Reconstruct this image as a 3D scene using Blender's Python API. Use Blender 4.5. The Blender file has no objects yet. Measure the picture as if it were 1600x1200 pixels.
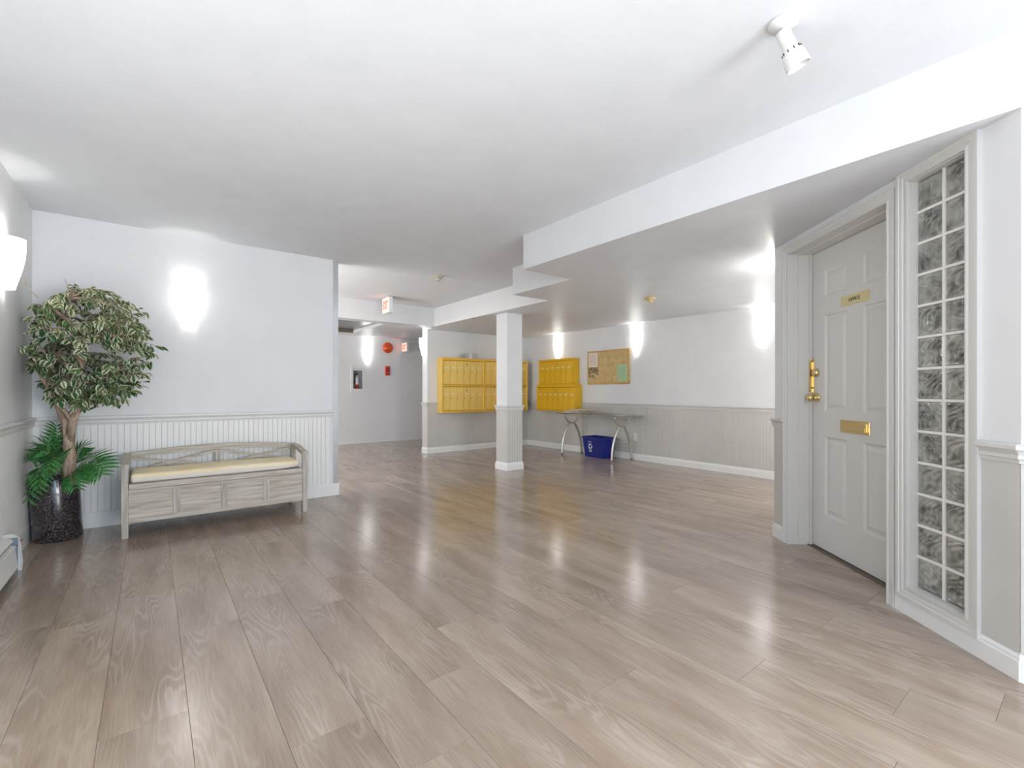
import bpy, bmesh, math, random
from mathutils import Vector, Matrix, Euler
random.seed(7)
PI = math.pi
SC = bpy.context.scene
COL = SC.collection

# ------------------------------------------------------------------ camera
YAW = math.radians(37.84)
cam_d = bpy.data.cameras.new('camera'); cam = bpy.data.objects.new('camera', cam_d); COL.objects.link(cam)
cam.location = (0, 0, 1.08); cam.rotation_euler = (PI/2, 0, -YAW)
cam_d.sensor_width = 36; cam_d.lens = 726/1600*36; cam_d.shift_y = 10.5/1600
cam_d.clip_start = .05; cam_d.clip_end = 60
SC.camera = cam
# ------------------------------------------------------------------ world, light, exposure
W = bpy.data.worlds.new('world'); SC.world = W; W.use_nodes = True
bg = W.node_tree.nodes['Background']; bg.inputs[0].default_value = (.88, .94, 1.0, 1); bg.inputs[1].default_value = .8
SC.view_settings.view_transform = 'Standard'; SC.view_settings.look = 'None'
SC.view_settings.exposure = 0.28; SC.view_settings.gamma = 1; SC.view_settings.use_curve_mapping = False
def area_light(name, loc, rot, sx, sy, power, color=(1, 1, 1)):
    l = bpy.data.lights.new(name, 'AREA'); l.shape = 'RECTANGLE'; l.size = sx; l.size_y = sy; l.energy = power; l.color = color
    o = bpy.data.objects.new(name, l); COL.objects.link(o); o.location = loc; o.rotation_euler = rot; return o
def point_light(name, loc, power, color=(1, .97, .93), r=.03):
    l = bpy.data.lights.new(name, 'POINT'); l.energy = power; l.color = color; l.shadow_soft_size = r
    o = bpy.data.objects.new(name, l); COL.objects.link(o); o.location = loc; return o
# daylight through the glazed entrance behind the camera, plus fill added for the ceiling
area_light('daylight_rear', (1.5, -2.2, .95), (PI/2, 0, math.radians(38)), 1.6, 1.5, 100, (.95, .975, 1))
area_light('ceiling_fill', (-.28, -1.25, .55), (PI, 0, 0), .7, 2.2, 36, (.97, .985, 1))
area_light('entrance_sidelight', (.16, -2.5, 1.15), (PI/2, 0, 0), .6, 2.0, 24, (.24, .55, 1))
area_light('fill_left', (-.5, 1.3, .35), (PI, 0, 0), .25, 1.8, 18, (1, .995, .98))  # unseen lamp added to brighten the ceiling and wall at left
# unseen fill lamps added in the alcove and the hallway behind bench wall
area_light('alcove_fill', (5.1, 1.80, 1.1), (-PI/2, 0, 0), 1.2, 1.6, 26, (1, .99, .98))
area_light('hall_fill', (-.55, 6.2, 1.2), (0, -PI/2, 0), 1.9, 2.0, 46, (.98, .99, 1))
area_light('hall_fill_up', (.7, 6.4, .8), (PI, 0, 0), 1.4, 1.6, 10, (.98, .99, 1))
# lamps of sconces hidden round the corners; the hall-wall pair is added fill
LAMP_W = 3.2
HIDDEN = [(4.05, 1.66, 1.93), (1.15, 5.16, 1.93), (1.3, 9.33, 1.93), (-.4, 9.33, 1.93)]
for p in HIDDEN: point_light('lamp_light', p, 5.5 if p[1] < 8 else 30)

# ------------------------------------------------------------------ materials
def mat(name, color, rough=.5, metal=0, spec=.5, emit=None, estr=0, trans=0, ior=1.45, coat=0):
    m = bpy.data.materials.new(name); m.use_nodes = True
    b = m.node_tree.nodes['Principled BSDF']
    b.inputs['Base Color'].default_value = (*color, 1); b.inputs['Roughness'].default_value = rough
    b.inputs['Metallic'].default_value = metal; b.inputs['Specular IOR Level'].default_value = spec
    b.inputs['Transmission Weight'].default_value = trans; b.inputs['IOR'].default_value = ior
    b.inputs['Coat Weight'].default_value = coat
    if emit: b.inputs['Emission Color'].default_value = (*emit, 1); b.inputs['Emission Strength'].default_value = estr
    return m
def nd(m, t, **kw):
    n = m.node_tree.nodes.new(t)
    for k, v in kw.items():
        if k in n.inputs: n.inputs[k].default_value = v
        else: setattr(n, k, v)
    return n
def lk(m, a, ao, b, bi): m.node_tree.links.new(a.outputs[ao], b.inputs[bi])
def bsdf(m): return m.node_tree.nodes['Principled BSDF']
def add_noise(m, c1, c2, scale=(3, 3, 3), nscale=4, detail=4, bump=0, bscale=None, lo=.35, hi=.65, rnd=False):
    tc = nd(m, 'ShaderNodeTexCoord'); mp = nd(m, 'ShaderNodeMapping'); mp.inputs['Scale'].default_value = scale
    lk(m, tc, 'Object', mp, 'Vector')
    if rnd:
        oi = nd(m, 'ShaderNodeObjectInfo'); mu = nd(m, 'ShaderNodeMath', operation='MULTIPLY'); mu.inputs[1].default_value = 37
        lk(m, oi, 'Random', mu, 0); cb = nd(m, 'ShaderNodeCombineXYZ'); lk(m, mu, 0, cb, 0); lk(m, mu, 0, cb, 1); lk(m, cb, 0, mp, 'Location')
    nz = nd(m, 'ShaderNodeTexNoise', Scale=nscale, Detail=detail); lk(m, mp, 0, nz, 'Vector')
    mr = nd(m, 'ShaderNodeMapRange'); mr.inputs[1].default_value = lo; mr.inputs[2].default_value = hi; lk(m, nz, 0, mr, 0)
    mx = nd(m, 'ShaderNodeMix', data_type='RGBA'); mx.inputs[6].default_value = (*c1, 1); mx.inputs[7].default_value = (*c2, 1)
    lk(m, mr, 0, mx, 0); lk(m, mx, 2, bsdf(m), 'Base Color')
    if bump:
        n2 = nd(m, 'ShaderNodeTexNoise', Scale=bscale or nscale, Detail=3); lk(m, mp, 0, n2, 'Vector')
        bp = nd(m, 'ShaderNodeBump', Strength=bump, Distance=.002); lk(m, n2, 0, bp, 'Height'); lk(m, bp, 0, bsdf(m), 'Normal')
    return m, mx, mp
WHITE = mat('wall_paint', (.755, .757, .76), .6, spec=.3); add_noise(WHITE, (.745, .747, .75), (.77, .772, .775), (1, 1, 1), 3, 3, .12, 160)
CEIL = mat('ceiling_paint', (.73, .74, .76), .75, spec=.3); add_noise(CEIL, (.72, .735, .755), (.745, .76, .78), (1, 1, 1), 4, 3, .22, 140)
CEILG = mat('ceiling_gloss_paint', (.70, .70, .70), .42, spec=.45); add_noise(CEILG, (.66, .67, .685), (.69, .70, .715), (1, 1, 1), 4, 3, .55, 60)
GREIGE = mat('wainscot_paint', (.575, .56, .53), .45, spec=.4); add_noise(GREIGE, (.56, .548, .518), (.59, .575, .545), (1, 1, 1), 3, 3)
TRIMG = mat('rail_paint', (.64, .63, .605), .4, spec=.5)
WAINL = mat('wainscot_paint_left', (.83, .82, .795), .45, spec=.4)
RAILL = mat('rail_paint_left', (.72, .715, .70), .4, spec=.5)
BASEW = mat('baseboard_paint', (.80, .80, .79), .35, spec=.5)
DOORM = mat('door_paint', (.66, .65, .625), .4, spec=.5)
HALLW = mat('hall_wall_paint', (.78, .78, .785), .6, spec=.3)

def floor_material():
    m = mat('vinyl_plank', (.3, .25, .2), .36, spec=1.0)
    tc = nd(m, 'ShaderNodeTexCoord'); oi = nd(m, 'ShaderNodeObjectInfo')
    mu = nd(m, 'ShaderNodeMath', operation='MULTIPLY'); mu.inputs[1].default_value = 91; lk(m, oi, 'Random', mu, 0)
    cb = nd(m, 'ShaderNodeCombineXYZ'); lk(m, mu, 0, cb, 0); lk(m, mu, 0, cb, 1)
    ad = nd(m, 'ShaderNodeVectorMath', operation='ADD'); lk(m, tc, 'Object', ad, 0); lk(m, cb, 0, ad, 1)
    def noise(scale, ns, det, rough=.5, dist=0):
        mp = nd(m, 'ShaderNodeMapping'); mp.inputs['Scale'].default_value = scale; lk(m, ad, 0, mp, 'Vector')
        n = nd(m, 'ShaderNodeTexNoise', Scale=ns, Detail=det, Roughness=rough, Distortion=dist); lk(m, mp, 0, n, 'Vector'); return n
    broad = noise((4.5, .8, 1), 1.6, 4)              # broad light and dark areas
    warp = noise((4.6, .6, 1), 1.5, 2.0, .45)    # cathedral figure
    grain = noise((90, 3.5, 1), 2.0, 5, .65)     # fine straight grain
    rings = nd(m, 'ShaderNodeMath', operation='MULTIPLY'); rings.inputs[1].default_value = 130; lk(m, warp, 0, rings, 0)
    jit = nd(m, 'ShaderNodeMath', operation='MULTIPLY_ADD'); jit.inputs[1].default_value = 3.0; lk(m, grain, 0, jit, 0); lk(m, rings, 0, jit, 2)
    sn = nd(m, 'ShaderNodeMath', operation='SINE'); lk(m, jit, 0, sn, 0)
    r2 = nd(m, 'ShaderNodeMapRange'); r2.inputs[1].default_value = -.1; r2.inputs[2].default_value = 1; lk(m, sn, 0, r2, 0)
    patch = noise((4, .9, 1), 2.0, 0)
    pr = nd(m, 'ShaderNodeMapRange'); pr.inputs[1].default_value = .38; pr.inputs[2].default_value = .72; lk(m, patch, 0, pr, 0)
    fig = nd(m, 'ShaderNodeMath', operation='MULTIPLY'); lk(m, r2, 0, fig, 0); lk(m, pr, 0, fig, 1)
    ramp = nd(m, 'ShaderNodeValToRGB'); lk(m, broad, 0, ramp, 0)
    e = ramp.color_ramp.elements; e[0].position = .3; e[0].color = (.285, .212, .158, 1); e[1].position = .72; e[1].color = (.44, .352, .282, 1)
    mg = nd(m, 'ShaderNodeMix', data_type='RGBA', blend_type='MULTIPLY'); mg.inputs[0].default_value = .55
    gr = nd(m, 'ShaderNodeMapRange'); gr.inputs[1].default_value = .3; gr.inputs[2].default_value = .7; gr.inputs[3].default_value = .70; gr.inputs[4].default_value = 1.14
    lk(m, grain, 0, gr, 0); lk(m, ramp, 0, mg, 6); lk(m, gr, 0, mg, 7)
    lime = nd(m, 'ShaderNodeMix', data_type='RGBA'); lime.inputs[7].default_value = (.54, .47, .41, 1)
    fs = nd(m, 'ShaderNodeMath', operation='MULTIPLY'); fs.inputs[1].default_value = .34; lk(m, fig, 0, fs, 0)
    lk(m, fs, 0, lime, 0); lk(m, mg, 2, lime, 6)
    tone = nd(m, 'ShaderNodeMapRange'); tone.inputs[3].default_value = .93; tone.inputs[4].default_value = 1.07; lk(m, oi, 'Random', tone, 0)
    mt = nd(m, 'ShaderNodeMix', data_type='RGBA', blend_type='MULTIPLY'); mt.inputs[0].default_value = 1; lk(m, lime, 2, mt, 6); lk(m, tone, 0, mt, 7)
    lk(m, mt, 2, bsdf(m), 'Base Color')
    rr = nd(m, 'ShaderNodeMapRange'); rr.inputs[3].default_value = .15; rr.inputs[4].default_value = .21; lk(m, broad, 0, rr, 0); lk(m, rr, 0, bsdf(m), 'Roughness')
    bp = nd(m, 'ShaderNodeBump', Strength=.05, Distance=.001); lk(m, grain, 0, bp, 'Height'); lk(m, bp, 0, bsdf(m), 'Normal')
    return m
FLOORM = floor_material()
SUB = mat('floor_joint', (.16, .125, .10), .8)
WOODW = mat('whitewashed_wood', (.45, .41, .36), .55); add_noise(WOODW, (.37, .315, .255), (.57, .525, .46), (1.2, 14, 14), 4, 6, .3, 8, .32, .66)
WOODV = mat('whitewashed_wood_upright', (.45, .41, .36), .55); add_noise(WOODV, (.33, .285, .24), (.53, .50, .45), (14, 14, 1.2), 4, 6, .3, 8, .32, .66)
CUSH = mat('cushion_top_color', (.86, .74, .48), .85); add_noise(CUSH, (.84, .70, .43), (.90, .79, .56), (1, 1, 1), 6, 5, .2, 300)
CUSHS = mat('cushion_side_color', (.74, .68, .61), .85)  # greyer tone for the lower part of the cushion
YEL = mat('gold_enamel', (.80, .50, .07), .38, metal=.25); add_noise(YEL, (.84, .57, .13), (.90, .64, .19), (14, 14, .6), 6, 3)
YELB = mat('gold_enamel_deep', (.72, .40, .01), .4, metal=.1); add_noise(YELB, (.76, .44, .01), (.82, .50, .03), (14, 14, .6), 6, 3)
YELF = mat('gold_frame', (.80, .49, .06), .32, metal=.25)
SLIP = mat('label_slip', (.85, .80, .70), .5)
LOCK = mat('brass_lock', (.33, .22, .08), .35, metal=.8)
BRASS = mat('polished_brass', (.74, .57, .27), .2, metal=1)
BRASSP = mat('brass_plate', (.68, .58, .32), .4, metal=.45)
BLACK = mat('black_plastic', (.02, .02, .02), .4)
INK = mat('ink', (.03, .03, .035), .5)
CORK = mat('cork', (.5, .33, .13), .8); add_noise(CORK, (.55, .38, .16), (.64, .48, .24), (1, 1, 1), 14, 4, .3, 120)
OAK = mat('oak_frame', (.52, .31, .09), .4); add_noise(OAK, (.45, .25, .06), (.62, .40, .15), (1, 2, 9), 6, 4)
PAPER = mat('paper_cream', (.80, .70, .60), .6)
PGREEN = mat('paper_green', (.42, .60, .36), .6)
PHOTO = mat('printed_photo', (.1, .08, .05), .4); add_noise(PHOTO, (.03, .025, .02), (.50, .36, .16), (1, 1, 1), 55, 4, 0, None, .48, .54)
NEWS = mat('newsprint', (.58, .50, .38), .75); add_noise(NEWS, (.42, .34, .24), (.72, .64, .50), (2, 2, 60), 9, 4)
SHADE = mat('sconce_shade', (.9, .9, .88), .5, emit=(1, .985, .96), estr=4.0)
STEEL = mat('brushed_steel', (.62, .60, .56), .3, metal=.9)
GLASST = mat('table_glass', (.93, .97, .94), .03, trans=1, ior=1.25)
BLUE = mat('blue_plastic', (.004, .013, .19), .38)
WPL = mat('white_plastic', (.80, .80, .79), .4)
GPL = mat('grey_acrylic', (.52, .53, .55), .3)
BEIGE = mat('beige_plastic', (.66, .52, .26), .45)
BEIGEG = mat('greyed_plastic', (.50, .47, .38), .5)
REDM = mat('red_enamel', (.72, .075, .01), .22, coat=.5)
REDP = mat('red_paint', (.55, .03, .02), .35)
TAN = mat('tan_disc', (.55, .25, .06), .5)
EXITR = mat('exit_red_glow', (.8, .1, .08), .4, emit=(1, .10, .05), estr=1.6)
EXITF = mat('exit_face', (.85, .55, .5), .4, emit=(1, .62, .52), estr=.55)
PALM = mat('palm_leaf', (.03, .16, .045), .38); add_noise(PALM, (.015, .09, .03), (.09, .31, .07), (1, 1, 1), 9, 2, 0, None, .35, .65, True)
PSTEM = mat('palm_stem', (.10, .16, .05), .5)
BARK = mat('bark', (.42, .30, .22), .8); add_noise(BARK, (.27, .18, .12), (.55, .42, .32), (9, 9, 2), 6, 5, .6, 12)
SOIL = mat('moss_soil', (.05, .04, .03), .95)
HOLEM = mat('ceiling_void_panel', (.10, .095, .09), .22, metal=.35)
HOLEB = mat('ceiling_void_edge', (.20, .15, .11), .6)
GUARD = mat('corner_guard_metal', (.72, .74, .77), .22, metal=.8)
HEATW = mat('heater_enamel', (.76, .75, .72), .35)
HEATB = mat('heater_inside', (.20, .27, .33), .5)
RUST = mat('heater_rust', (.30, .12, .07), .8)
MORTAR = mat('mortar', (.80, .78, .74), .7)
def glass_block_mat():
    m = mat('glass_block', (.30, .30, .27), .05, spec=1.0, trans=.15, ior=1.5)
    add_noise(m, (.075, .075, .062), (.33, .33, .29), (1, 1, 1), 14, 2, 0, None, .35, .65, True); return m
GBLK = glass_block_mat()
def pot_mat():
    m = mat('speckled_ceramic', (.05, .05, .06), .2, spec=.6, coat=.6)
    tc = nd(m, 'ShaderNodeTexCoord'); nz = nd(m, 'ShaderNodeTexNoise', Scale=95, Detail=3, Roughness=.7); lk(m, tc, 'Object', nz, 'Vector')
    r = nd(m, 'ShaderNodeValToRGB'); lk(m, nz, 0, r, 0); e = r.color_ramp.elements
    e[0].position = .42; e[0].color = (.008, .008, .012, 1); e[1].position = .68; e[1].color = (.19, .14, .13, 1)
    a = e.new(.53); a.color = (.045, .038, .045, 1)
    lk(m, r, 0, bsdf(m), 'Base Color'); return m
POTM = pot_mat()
def leaf_mat():
    m = mat('variegated_leaf', (.2, .3, .1), .45)
    uv = nd(m, 'ShaderNodeUVMap'); sp = nd(m, 'ShaderNodeSeparateXYZ'); lk(m, uv, 0, sp, 0)
    at = nd(m, 'ShaderNodeAttribute', attribute_name='tone')
    ab = nd(m, 'ShaderNodeMath', operation='SUBTRACT'); ab.inputs[1].default_value = .5; lk(m, sp, 0, ab, 0)
    a2 = nd(m, 'ShaderNodeMath', operation='ABSOLUTE'); lk(m, ab, 0, a2, 0)
    tc = nd(m, 'ShaderNodeTexCoord'); nz = nd(m, 'ShaderNodeTexNoise', Scale=60, Detail=2); lk(m, tc, 'Object', nz, 'Vector')
    nn = nd(m, 'ShaderNodeMath', operation='MULTIPLY_ADD'); nn.inputs[1].default_value = .35; lk(m, nz, 0, nn, 0); lk(m, a2, 0, nn, 2)
    s2 = nd(m, 'ShaderNodeSeparateColor'); lk(m, at, 'Color', s2, 0)
    th = nd(m, 'ShaderNodeMath', operation='MULTIPLY_ADD'); th.inputs[1].default_value = .36; th.inputs[2].default_value = .30; lk(m, s2, 0, th, 0)
    gt = nd(m, 'ShaderNodeMath', operation='SUBTRACT'); lk(m, nn, 0, gt, 0); lk(m, th, 0, gt, 1)
    mr = nd(m, 'ShaderNodeMapRange'); mr.inputs[1].default_value = -.02; mr.inputs[2].default_value = .04; lk(m, gt, 0, mr, 0)
    gm = nd(m, 'ShaderNodeMix', data_type='RGBA'); gm.inputs[6].default_value = (.035, .115, .04, 1); gm.inputs[7].default_value = (.20, .27, .09, 1); lk(m, s2, 1, gm, 0)
    mx = nd(m, 'ShaderNodeMix', data_type='RGBA'); mx.inputs[7].default_value = (.66, .64, .45, 1); lk(m, mr, 0, mx, 0); lk(m, gm, 2, mx, 6)
    lk(m, mx, 2, bsdf(m), 'Base Color')
    tr = nd(m, 'ShaderNodeBsdfTranslucent'); lk(m, mx, 2, tr, 'Color')
    ms = nd(m, 'ShaderNodeMixShader'); ms.inputs[0].default_value = .25
    out = m.node_tree.nodes['Material Output']; lk(m, bsdf(m), 0, ms, 1); lk(m, tr, 0, ms, 2); m.node_tree.links.new(ms.outputs[0], out.inputs[0])
    return m
LEAFM = leaf_mat()

# ------------------------------------------------------------------ mesh builder
class MB:
    def __init__(s): s.v = []; s.f = []; s.m = []; s.sm = []
    def add(s, vs, fs, mi=0, smooth=False, M=None):
        o = len(s.v)
        for p in vs: s.v.append(tuple(M @ Vector(p)) if M else tuple(p))
        for q in fs: s.f.append([i+o for i in q]); s.m.append(mi); s.sm.append(smooth)
        return s
    def box(s, x0, x1, y0, y1, z0, z1, mi=0, M=None):
        vs = [(x, y, z) for z in (z0, z1) for y in (y0, y1) for x in (x0, x1)]
        return s.add(vs, [(0, 2, 3, 1), (4, 5, 7, 6), (0, 1, 5, 4), (2, 6, 7, 3), (0, 4, 6, 2), (1, 3, 7, 5)], mi, False, M)
    def bbox(s, x0, x1, y0, y1, z0, z1, b=.002, mi=0, M=None):   # box with chamfered edges
        bm = bmesh.new(); bmesh.ops.create_cube(bm, size=1)
        for v in bm.verts: v.co = Vector(((x0+x1)/2+v.co.x*(x1-x0), (y0+y1)/2+v.co.y*(y1-y0), (z0+z1)/2+v.co.z*(z1-z0)))
        bmesh.ops.bevel(bm, geom=list(bm.edges), offset=b, segments=1, affect='EDGES')
        bm.verts.index_update()
        s.add([v.co[:] for v in bm.verts], [[v.index for v in f.verts] for f in bm.faces], mi, False, M); bm.free(); return s
    def prism(s, poly, z0, z1, mi=0, M=None):   # poly counter-clockwise in xy
        n = len(poly); vs = [(x, y, z0) for x, y in poly]+[(x, y, z1) for x, y in poly]
        fs = [list(range(n-1, -1, -1)), list(range(n, 2*n))]+[(i, (i+1) % n, n+(i+1) % n, n+i) for i in range(n)]
        return s.add(vs, fs, mi, False, M)
    def lathe(s, prof, seg=24, mi=0, a0=0, a1=2*PI, M=None, smooth=True, caps=False):
        full = abs(a1-a0-2*PI) < 1e-6; n = seg if full else seg+1; vs = []
        for r, z in prof:
            for k in range(n):
                a = a0+(a1-a0)*k/seg; vs.append((r*math.cos(a), r*math.sin(a), z))
        fs = []
        for j in range(len(prof)-1):
            for k in range(seg if not full else n):
                k2 = (k+1) % n
                if not full and k == n-1: continue
                fs.append((j*n+k, j*n+k2, (j+1)*n+k2, (j+1)*n+k))
        if caps: fs.append(list(range(n-1, -1, -1))); fs.append([(len(prof)-1)*n+k for k in range(n)])
        return s.add(vs, fs, mi, smooth, M)
    def tube(s, pts, r, seg=8, mi=0, M=None, caps=True):
        pts = [Vector(p) for p in pts]; n = len(pts); rs = r if isinstance(r, (list, tuple)) else [r]*n
        vs = []; up = Vector((0, 0, 1)); prev = None
        for i, p in enumerate(pts):
            t = (pts[min(i+1, n-1)]-pts[max(i-1, 0)]).normalized()
            if prev is None:
                a = t.cross(up)
                if a.length < 1e-3: a = t.cross(Vector((1, 0, 0)))
                a.normalize()
            else: a = (prev-t*prev.dot(t)).normalized()
            prev = a; b = t.cross(a)
            for k in range(seg):
                th = 2*PI*k/seg; vs.append(tuple(p+(a*math.cos(th)+b*math.sin(th))*rs[i]))
        fs = [(i*seg+k, (i+1)*seg+k, (i+1)*seg+(k+1) % seg, i*seg+(k+1) % seg) for i in range(n-1) for k in range(seg)]
        if caps: fs.append(list(range(seg))); fs.append([(n-1)*seg+k for k in range(seg-1, -1, -1)])
        return s.add(vs, fs, mi, True, M)
    def sweep(s, prof, path, mi=0, M=None, closed=False):
        # prof: list of (out, z); path in xy; "out" is to the left of the travel direction; mitred corners
        n = len(path); P = [Vector(p) for p in path]; vs = []; k = len(prof)
        for i in range(n):
            d1 = (P[i]-P[i-1]).normalized() if (i > 0 or closed) else None
            d2 = (P[(i+1) % n]-P[i]).normalized() if (i < n-1 or closed) else None
            d1 = d1 or d2; d2 = d2 or d1
            n1 = Vector((-d1.y, d1.x)); n2 = Vector((-d2.y, d2.x)); mvec = n1+n2; mvec = mvec/(mvec.dot(n1))
            for o, z in prof: vs.append((P[i].x+mvec.x*o, P[i].y+mvec.y*o, z))
        fs = []
        for i in range(n if closed else n-1):
            j = (i+1) % n
            for q in range(k): q2 = (q+1) % k; fs.append((i*k+q, i*k+q2, j*k+q2, j*k+q))
        if not closed: fs.append(list(range(k-1, -1, -1))); fs.append([(n-1)*k+q for q in range(k)])
        return s.add(vs, fs, mi, False, M)
    def mesh(s, name, mats):
        me = bpy.data.meshes.new(name); me.from_pydata(s.v, [], s.f)
        for m in (mats if isinstance(mats, (list, tuple)) else [mats]): me.materials.append(m)
        me.polygons.foreach_set('material_index', s.m); me.polygons.foreach_set('use_smooth', s.sm)
        bm = bmesh.new(); bm.from_mesh(me); bmesh.ops.recalc_face_normals(bm, faces=bm.faces); bm.to_mesh(me); bm.free()
        me.update(); return me
def obj(name, data, mats=None, parent=None, label=None, kind=None):
    me = data.mesh(name, mats) if isinstance(data, MB) else data
    o = bpy.data.objects.new(name, me); COL.objects.link(o)
    if parent: o.parent = parent
    if label: o['label'] = label
    if kind: o['kind'] = kind
    return o
def struct(name, mb, mats, label=None):
    return obj(name, mb, mats, None, label, 'structure')
def thing(name, label, cat, loc=(0, 0, 0), rotz=0, group=None):
    o = bpy.data.objects.new(name, None); COL.objects.link(o); o.location = loc; o.rotation_euler = (0, 0, rotz); o.empty_display_size = .1
    o['label'] = label; o['category'] = cat
    if group: o['group'] = group
    return o
def tag(o, label, cat, group=None):
    o['label'] = label; o['category'] = cat
    if group: o['group'] = group
    return o
def copy_tree(o, parent=None):
    c = o.copy(); COL.objects.link(c); c.parent = parent
    for ch in list(o.children): copy_tree(ch, c)
    return c
def text_mesh(body, size, M, material, name, parent, extrude=.0008, bold=0):
    cu = bpy.data.curves.new('lettering', 'FONT'); cu.body = body; cu.size = size; cu.extrude = extrude; cu.offset = bold
    cu.align_x = 'CENTER'; cu.align_y = 'CENTER'; cu.resolution_u = 3
    t = bpy.data.objects.new('t', cu); COL.objects.link(t)
    dg = bpy.context.evaluated_depsgraph_get(); dg.update(); me = bpy.data.meshes.new_from_object(t.evaluated_get(dg))
    bpy.data.objects.remove(t); bpy.data.curves.remove(cu)
    me.transform(M); me.materials.clear(); me.materials.append(material); me.name = name
    return obj(name, me, None, parent)
def frame(rot, loc): return Matrix.Translation(loc) @ rot
# text facing: local x right, local y up, normal towards viewer
def facing(xdir, zdir, loc):
    x = Vector(xdir).normalized(); y = Vector(zdir).normalized(); z = x.cross(y)
    return Matrix.Translation(loc) @ Matrix((x, y, z)).transposed().to_4x4()

# ------------------------------------------------------------------ the room
HC = 2.43; LC = 2.135
OD = math.radians(50)                                  # direction of the office wall
E0 = Vector((2.556, .203, 0)); OM = Matrix.Translation(E0) @ Matrix.Rotation(OD, 4, 'Z')
def ow(t, off): p = OM @ Vector((t, off, 0)); return (p.x, p.y)
E1 = ow(1.735, 0)

# floor: dark base and planks
fb = struct('floor', MB().box(-.85, 6.13, -2.75, 9.62, -.06, -.0025), SUB, 'brown limed oak plank floor')
PW, PL = .231, 1.22
offs = {-3: .55, -2: 2.92, -1: 3.13, 0: 2.53, 1: 2.735, 2: 2.44, 3: 1.55, 8: .445, 9: .23, 10: .81}
pl_mesh = {}
def clip_planks():
    cand = []
    k = -4
    while .10+k*PW < 6.0:
        x0 = .10+k*PW; x1 = x0+PW
        o = offs.get(k, (k*0.47) % PL)
        j = math.floor((-2.7-o)/PL)
        while o+j*PL < 9.5:
            y0 = o+j*PL; y1 = y0+PL
            a0, a1, b0, b1 = max(x0, -.70), min(x1, 5.985), max(y0, -2.65), min(y1, 9.46)
            j += 1
            if a1-a0 < .02 or b1-b0 < .02: continue
            cx, cy = (a0+a1)/2, (b0+b1)/2
            # skip what lies in the office behind the slanted wall, behind the alcove wall or beyond the mailbox wall
            sd = max((Vector((u, v, 0))-E0).dot(Vector((-math.sin(OD), math.cos(OD), 0))) for u in (a0, a1) for v in (b0, b1))
            if cx > 2.56 and b0 < 1.5 and sd < -.25 and b1 < 1.56: continue
            if a0 > 2.72 and b1 < .1: continue
            if cx > 4.9 and cy > 7.6: continue
            cand.append((a0, a1, b0, b1))
        k += 1
    return cand
cand = clip_planks()
def dist(c): return math.hypot((c[0]+c[1])/2, (c[2]+c[3])/2) + (20 if (c[3] < -.3) else 0) + (15 if (c[1] < 1.4 and c[2] > 5.0) else 0)
cand.sort(key=dist)
rest = MB()
for i, (a0, a1, b0, b1) in enumerate(cand):
    g = .0005; w, l = round(a1-a0, 4), round(b1-b0, 4)
    if i < 290:
        if (w, l) not in pl_mesh:
            m_ = MB(); e_ = .0005
            vs = [(g, g, -.004), (w-g, g, -.004), (w-g, l-g, -.004), (g, l-g, -.004), (g, g, -e_), (w-g, g, -e_), (w-g, l-g, -e_), (g, l-g, -e_),
                  (g+e_, g+e_, 0), (w-g-e_, g+e_, 0), (w-g-e_, l-g-e_, 0), (g+e_, l-g-e_, 0)]
            fs = [(3, 2, 1, 0), (8, 9, 10, 11)]+[(q, (q+1) % 4, 4+(q+1) % 4, 4+q) for q in range(4)]+[(4+q, 4+(q+1) % 4, 8+(q+1) % 4, 8+q) for q in range(4)]
            m_.add(vs, fs); pl_mesh[(w, l)] = m_.mesh('plank', FLOORM)
        o = obj('plank', pl_mesh[(w, l)], None, fb); o.location = (a0, b0, 0)
    else: rest.box(a0+g, a1-g, b0+g, b1-g, -.004, 0)
if rest.v: obj('planks', rest, FLOORM, fb, kind='stuff')

# walls
wl = struct('wall_left', MB().box(-.85, -.70, -2.75, 9.62, 0, HC), WHITE)
wbl = struct('wall_back_left', MB().box(-.70, 1.53, 4.93, 5.05, 0, HC), WHITE)
HX0, HX1, HZ0, HZ1 = 3.245, 3.445, 1.12, 1.545             # niche of the extinguisher cabinet
wh = struct('wall_hall', MB().box(-.70, HX0, 9.45, 9.62, 0, 2.5).box(HX1, 6.13, 9.45, 9.62, 0, 2.5).box(HX0, HX1, 9.45, 9.62, 0, HZ0).box(HX0, HX1, 9.45, 9.62, HZ1, 2.5).box(HX0, HX1, 9.56, 9.62, HZ0, HZ1), HALLW)
wb = struct('wall_back', MB().box(3.75, 6.13, 7.2, 7.385, 0, LC).box(3.75, 6.13, 7.2, 7.385, LC, 2.5), WHITE)
wrb = struct('wall_back_right', MB().box(5.98, 6.13, -2.75, 7.2, 0, LC).box(5.98, 6.13, 7.385, 9.45, 0, 2.5), WHITE)
wal = struct('wall_alcove', MB().box(E1[0]+.002, 5.98, E1[1]-.14, E1[1], 0, LC), WHITE)
wr = struct('wall_right', MB().prism([(2.556, -2.6), (2.70, -2.6), (2.70, .06), ow(.12, -.16), (2.556, .203)], 0, LC), WHITE)
struct('wall_rear', MB().box(-.70, 2.556, -2.75, -2.6, 2.3, HC).box(-.70, -.5, -2.75, -2.6, 0, 2.3).box(2.4, 2.556, -2.75, -2.6, 0, 2.3).box(-.5, 2.4, -2.75, -2.6, 0, .2), WHITE)
struct('wall_office_rear', MB().box(2.70, 5.98, -2.75, -2.6, 0, LC), WHITE)

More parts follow.
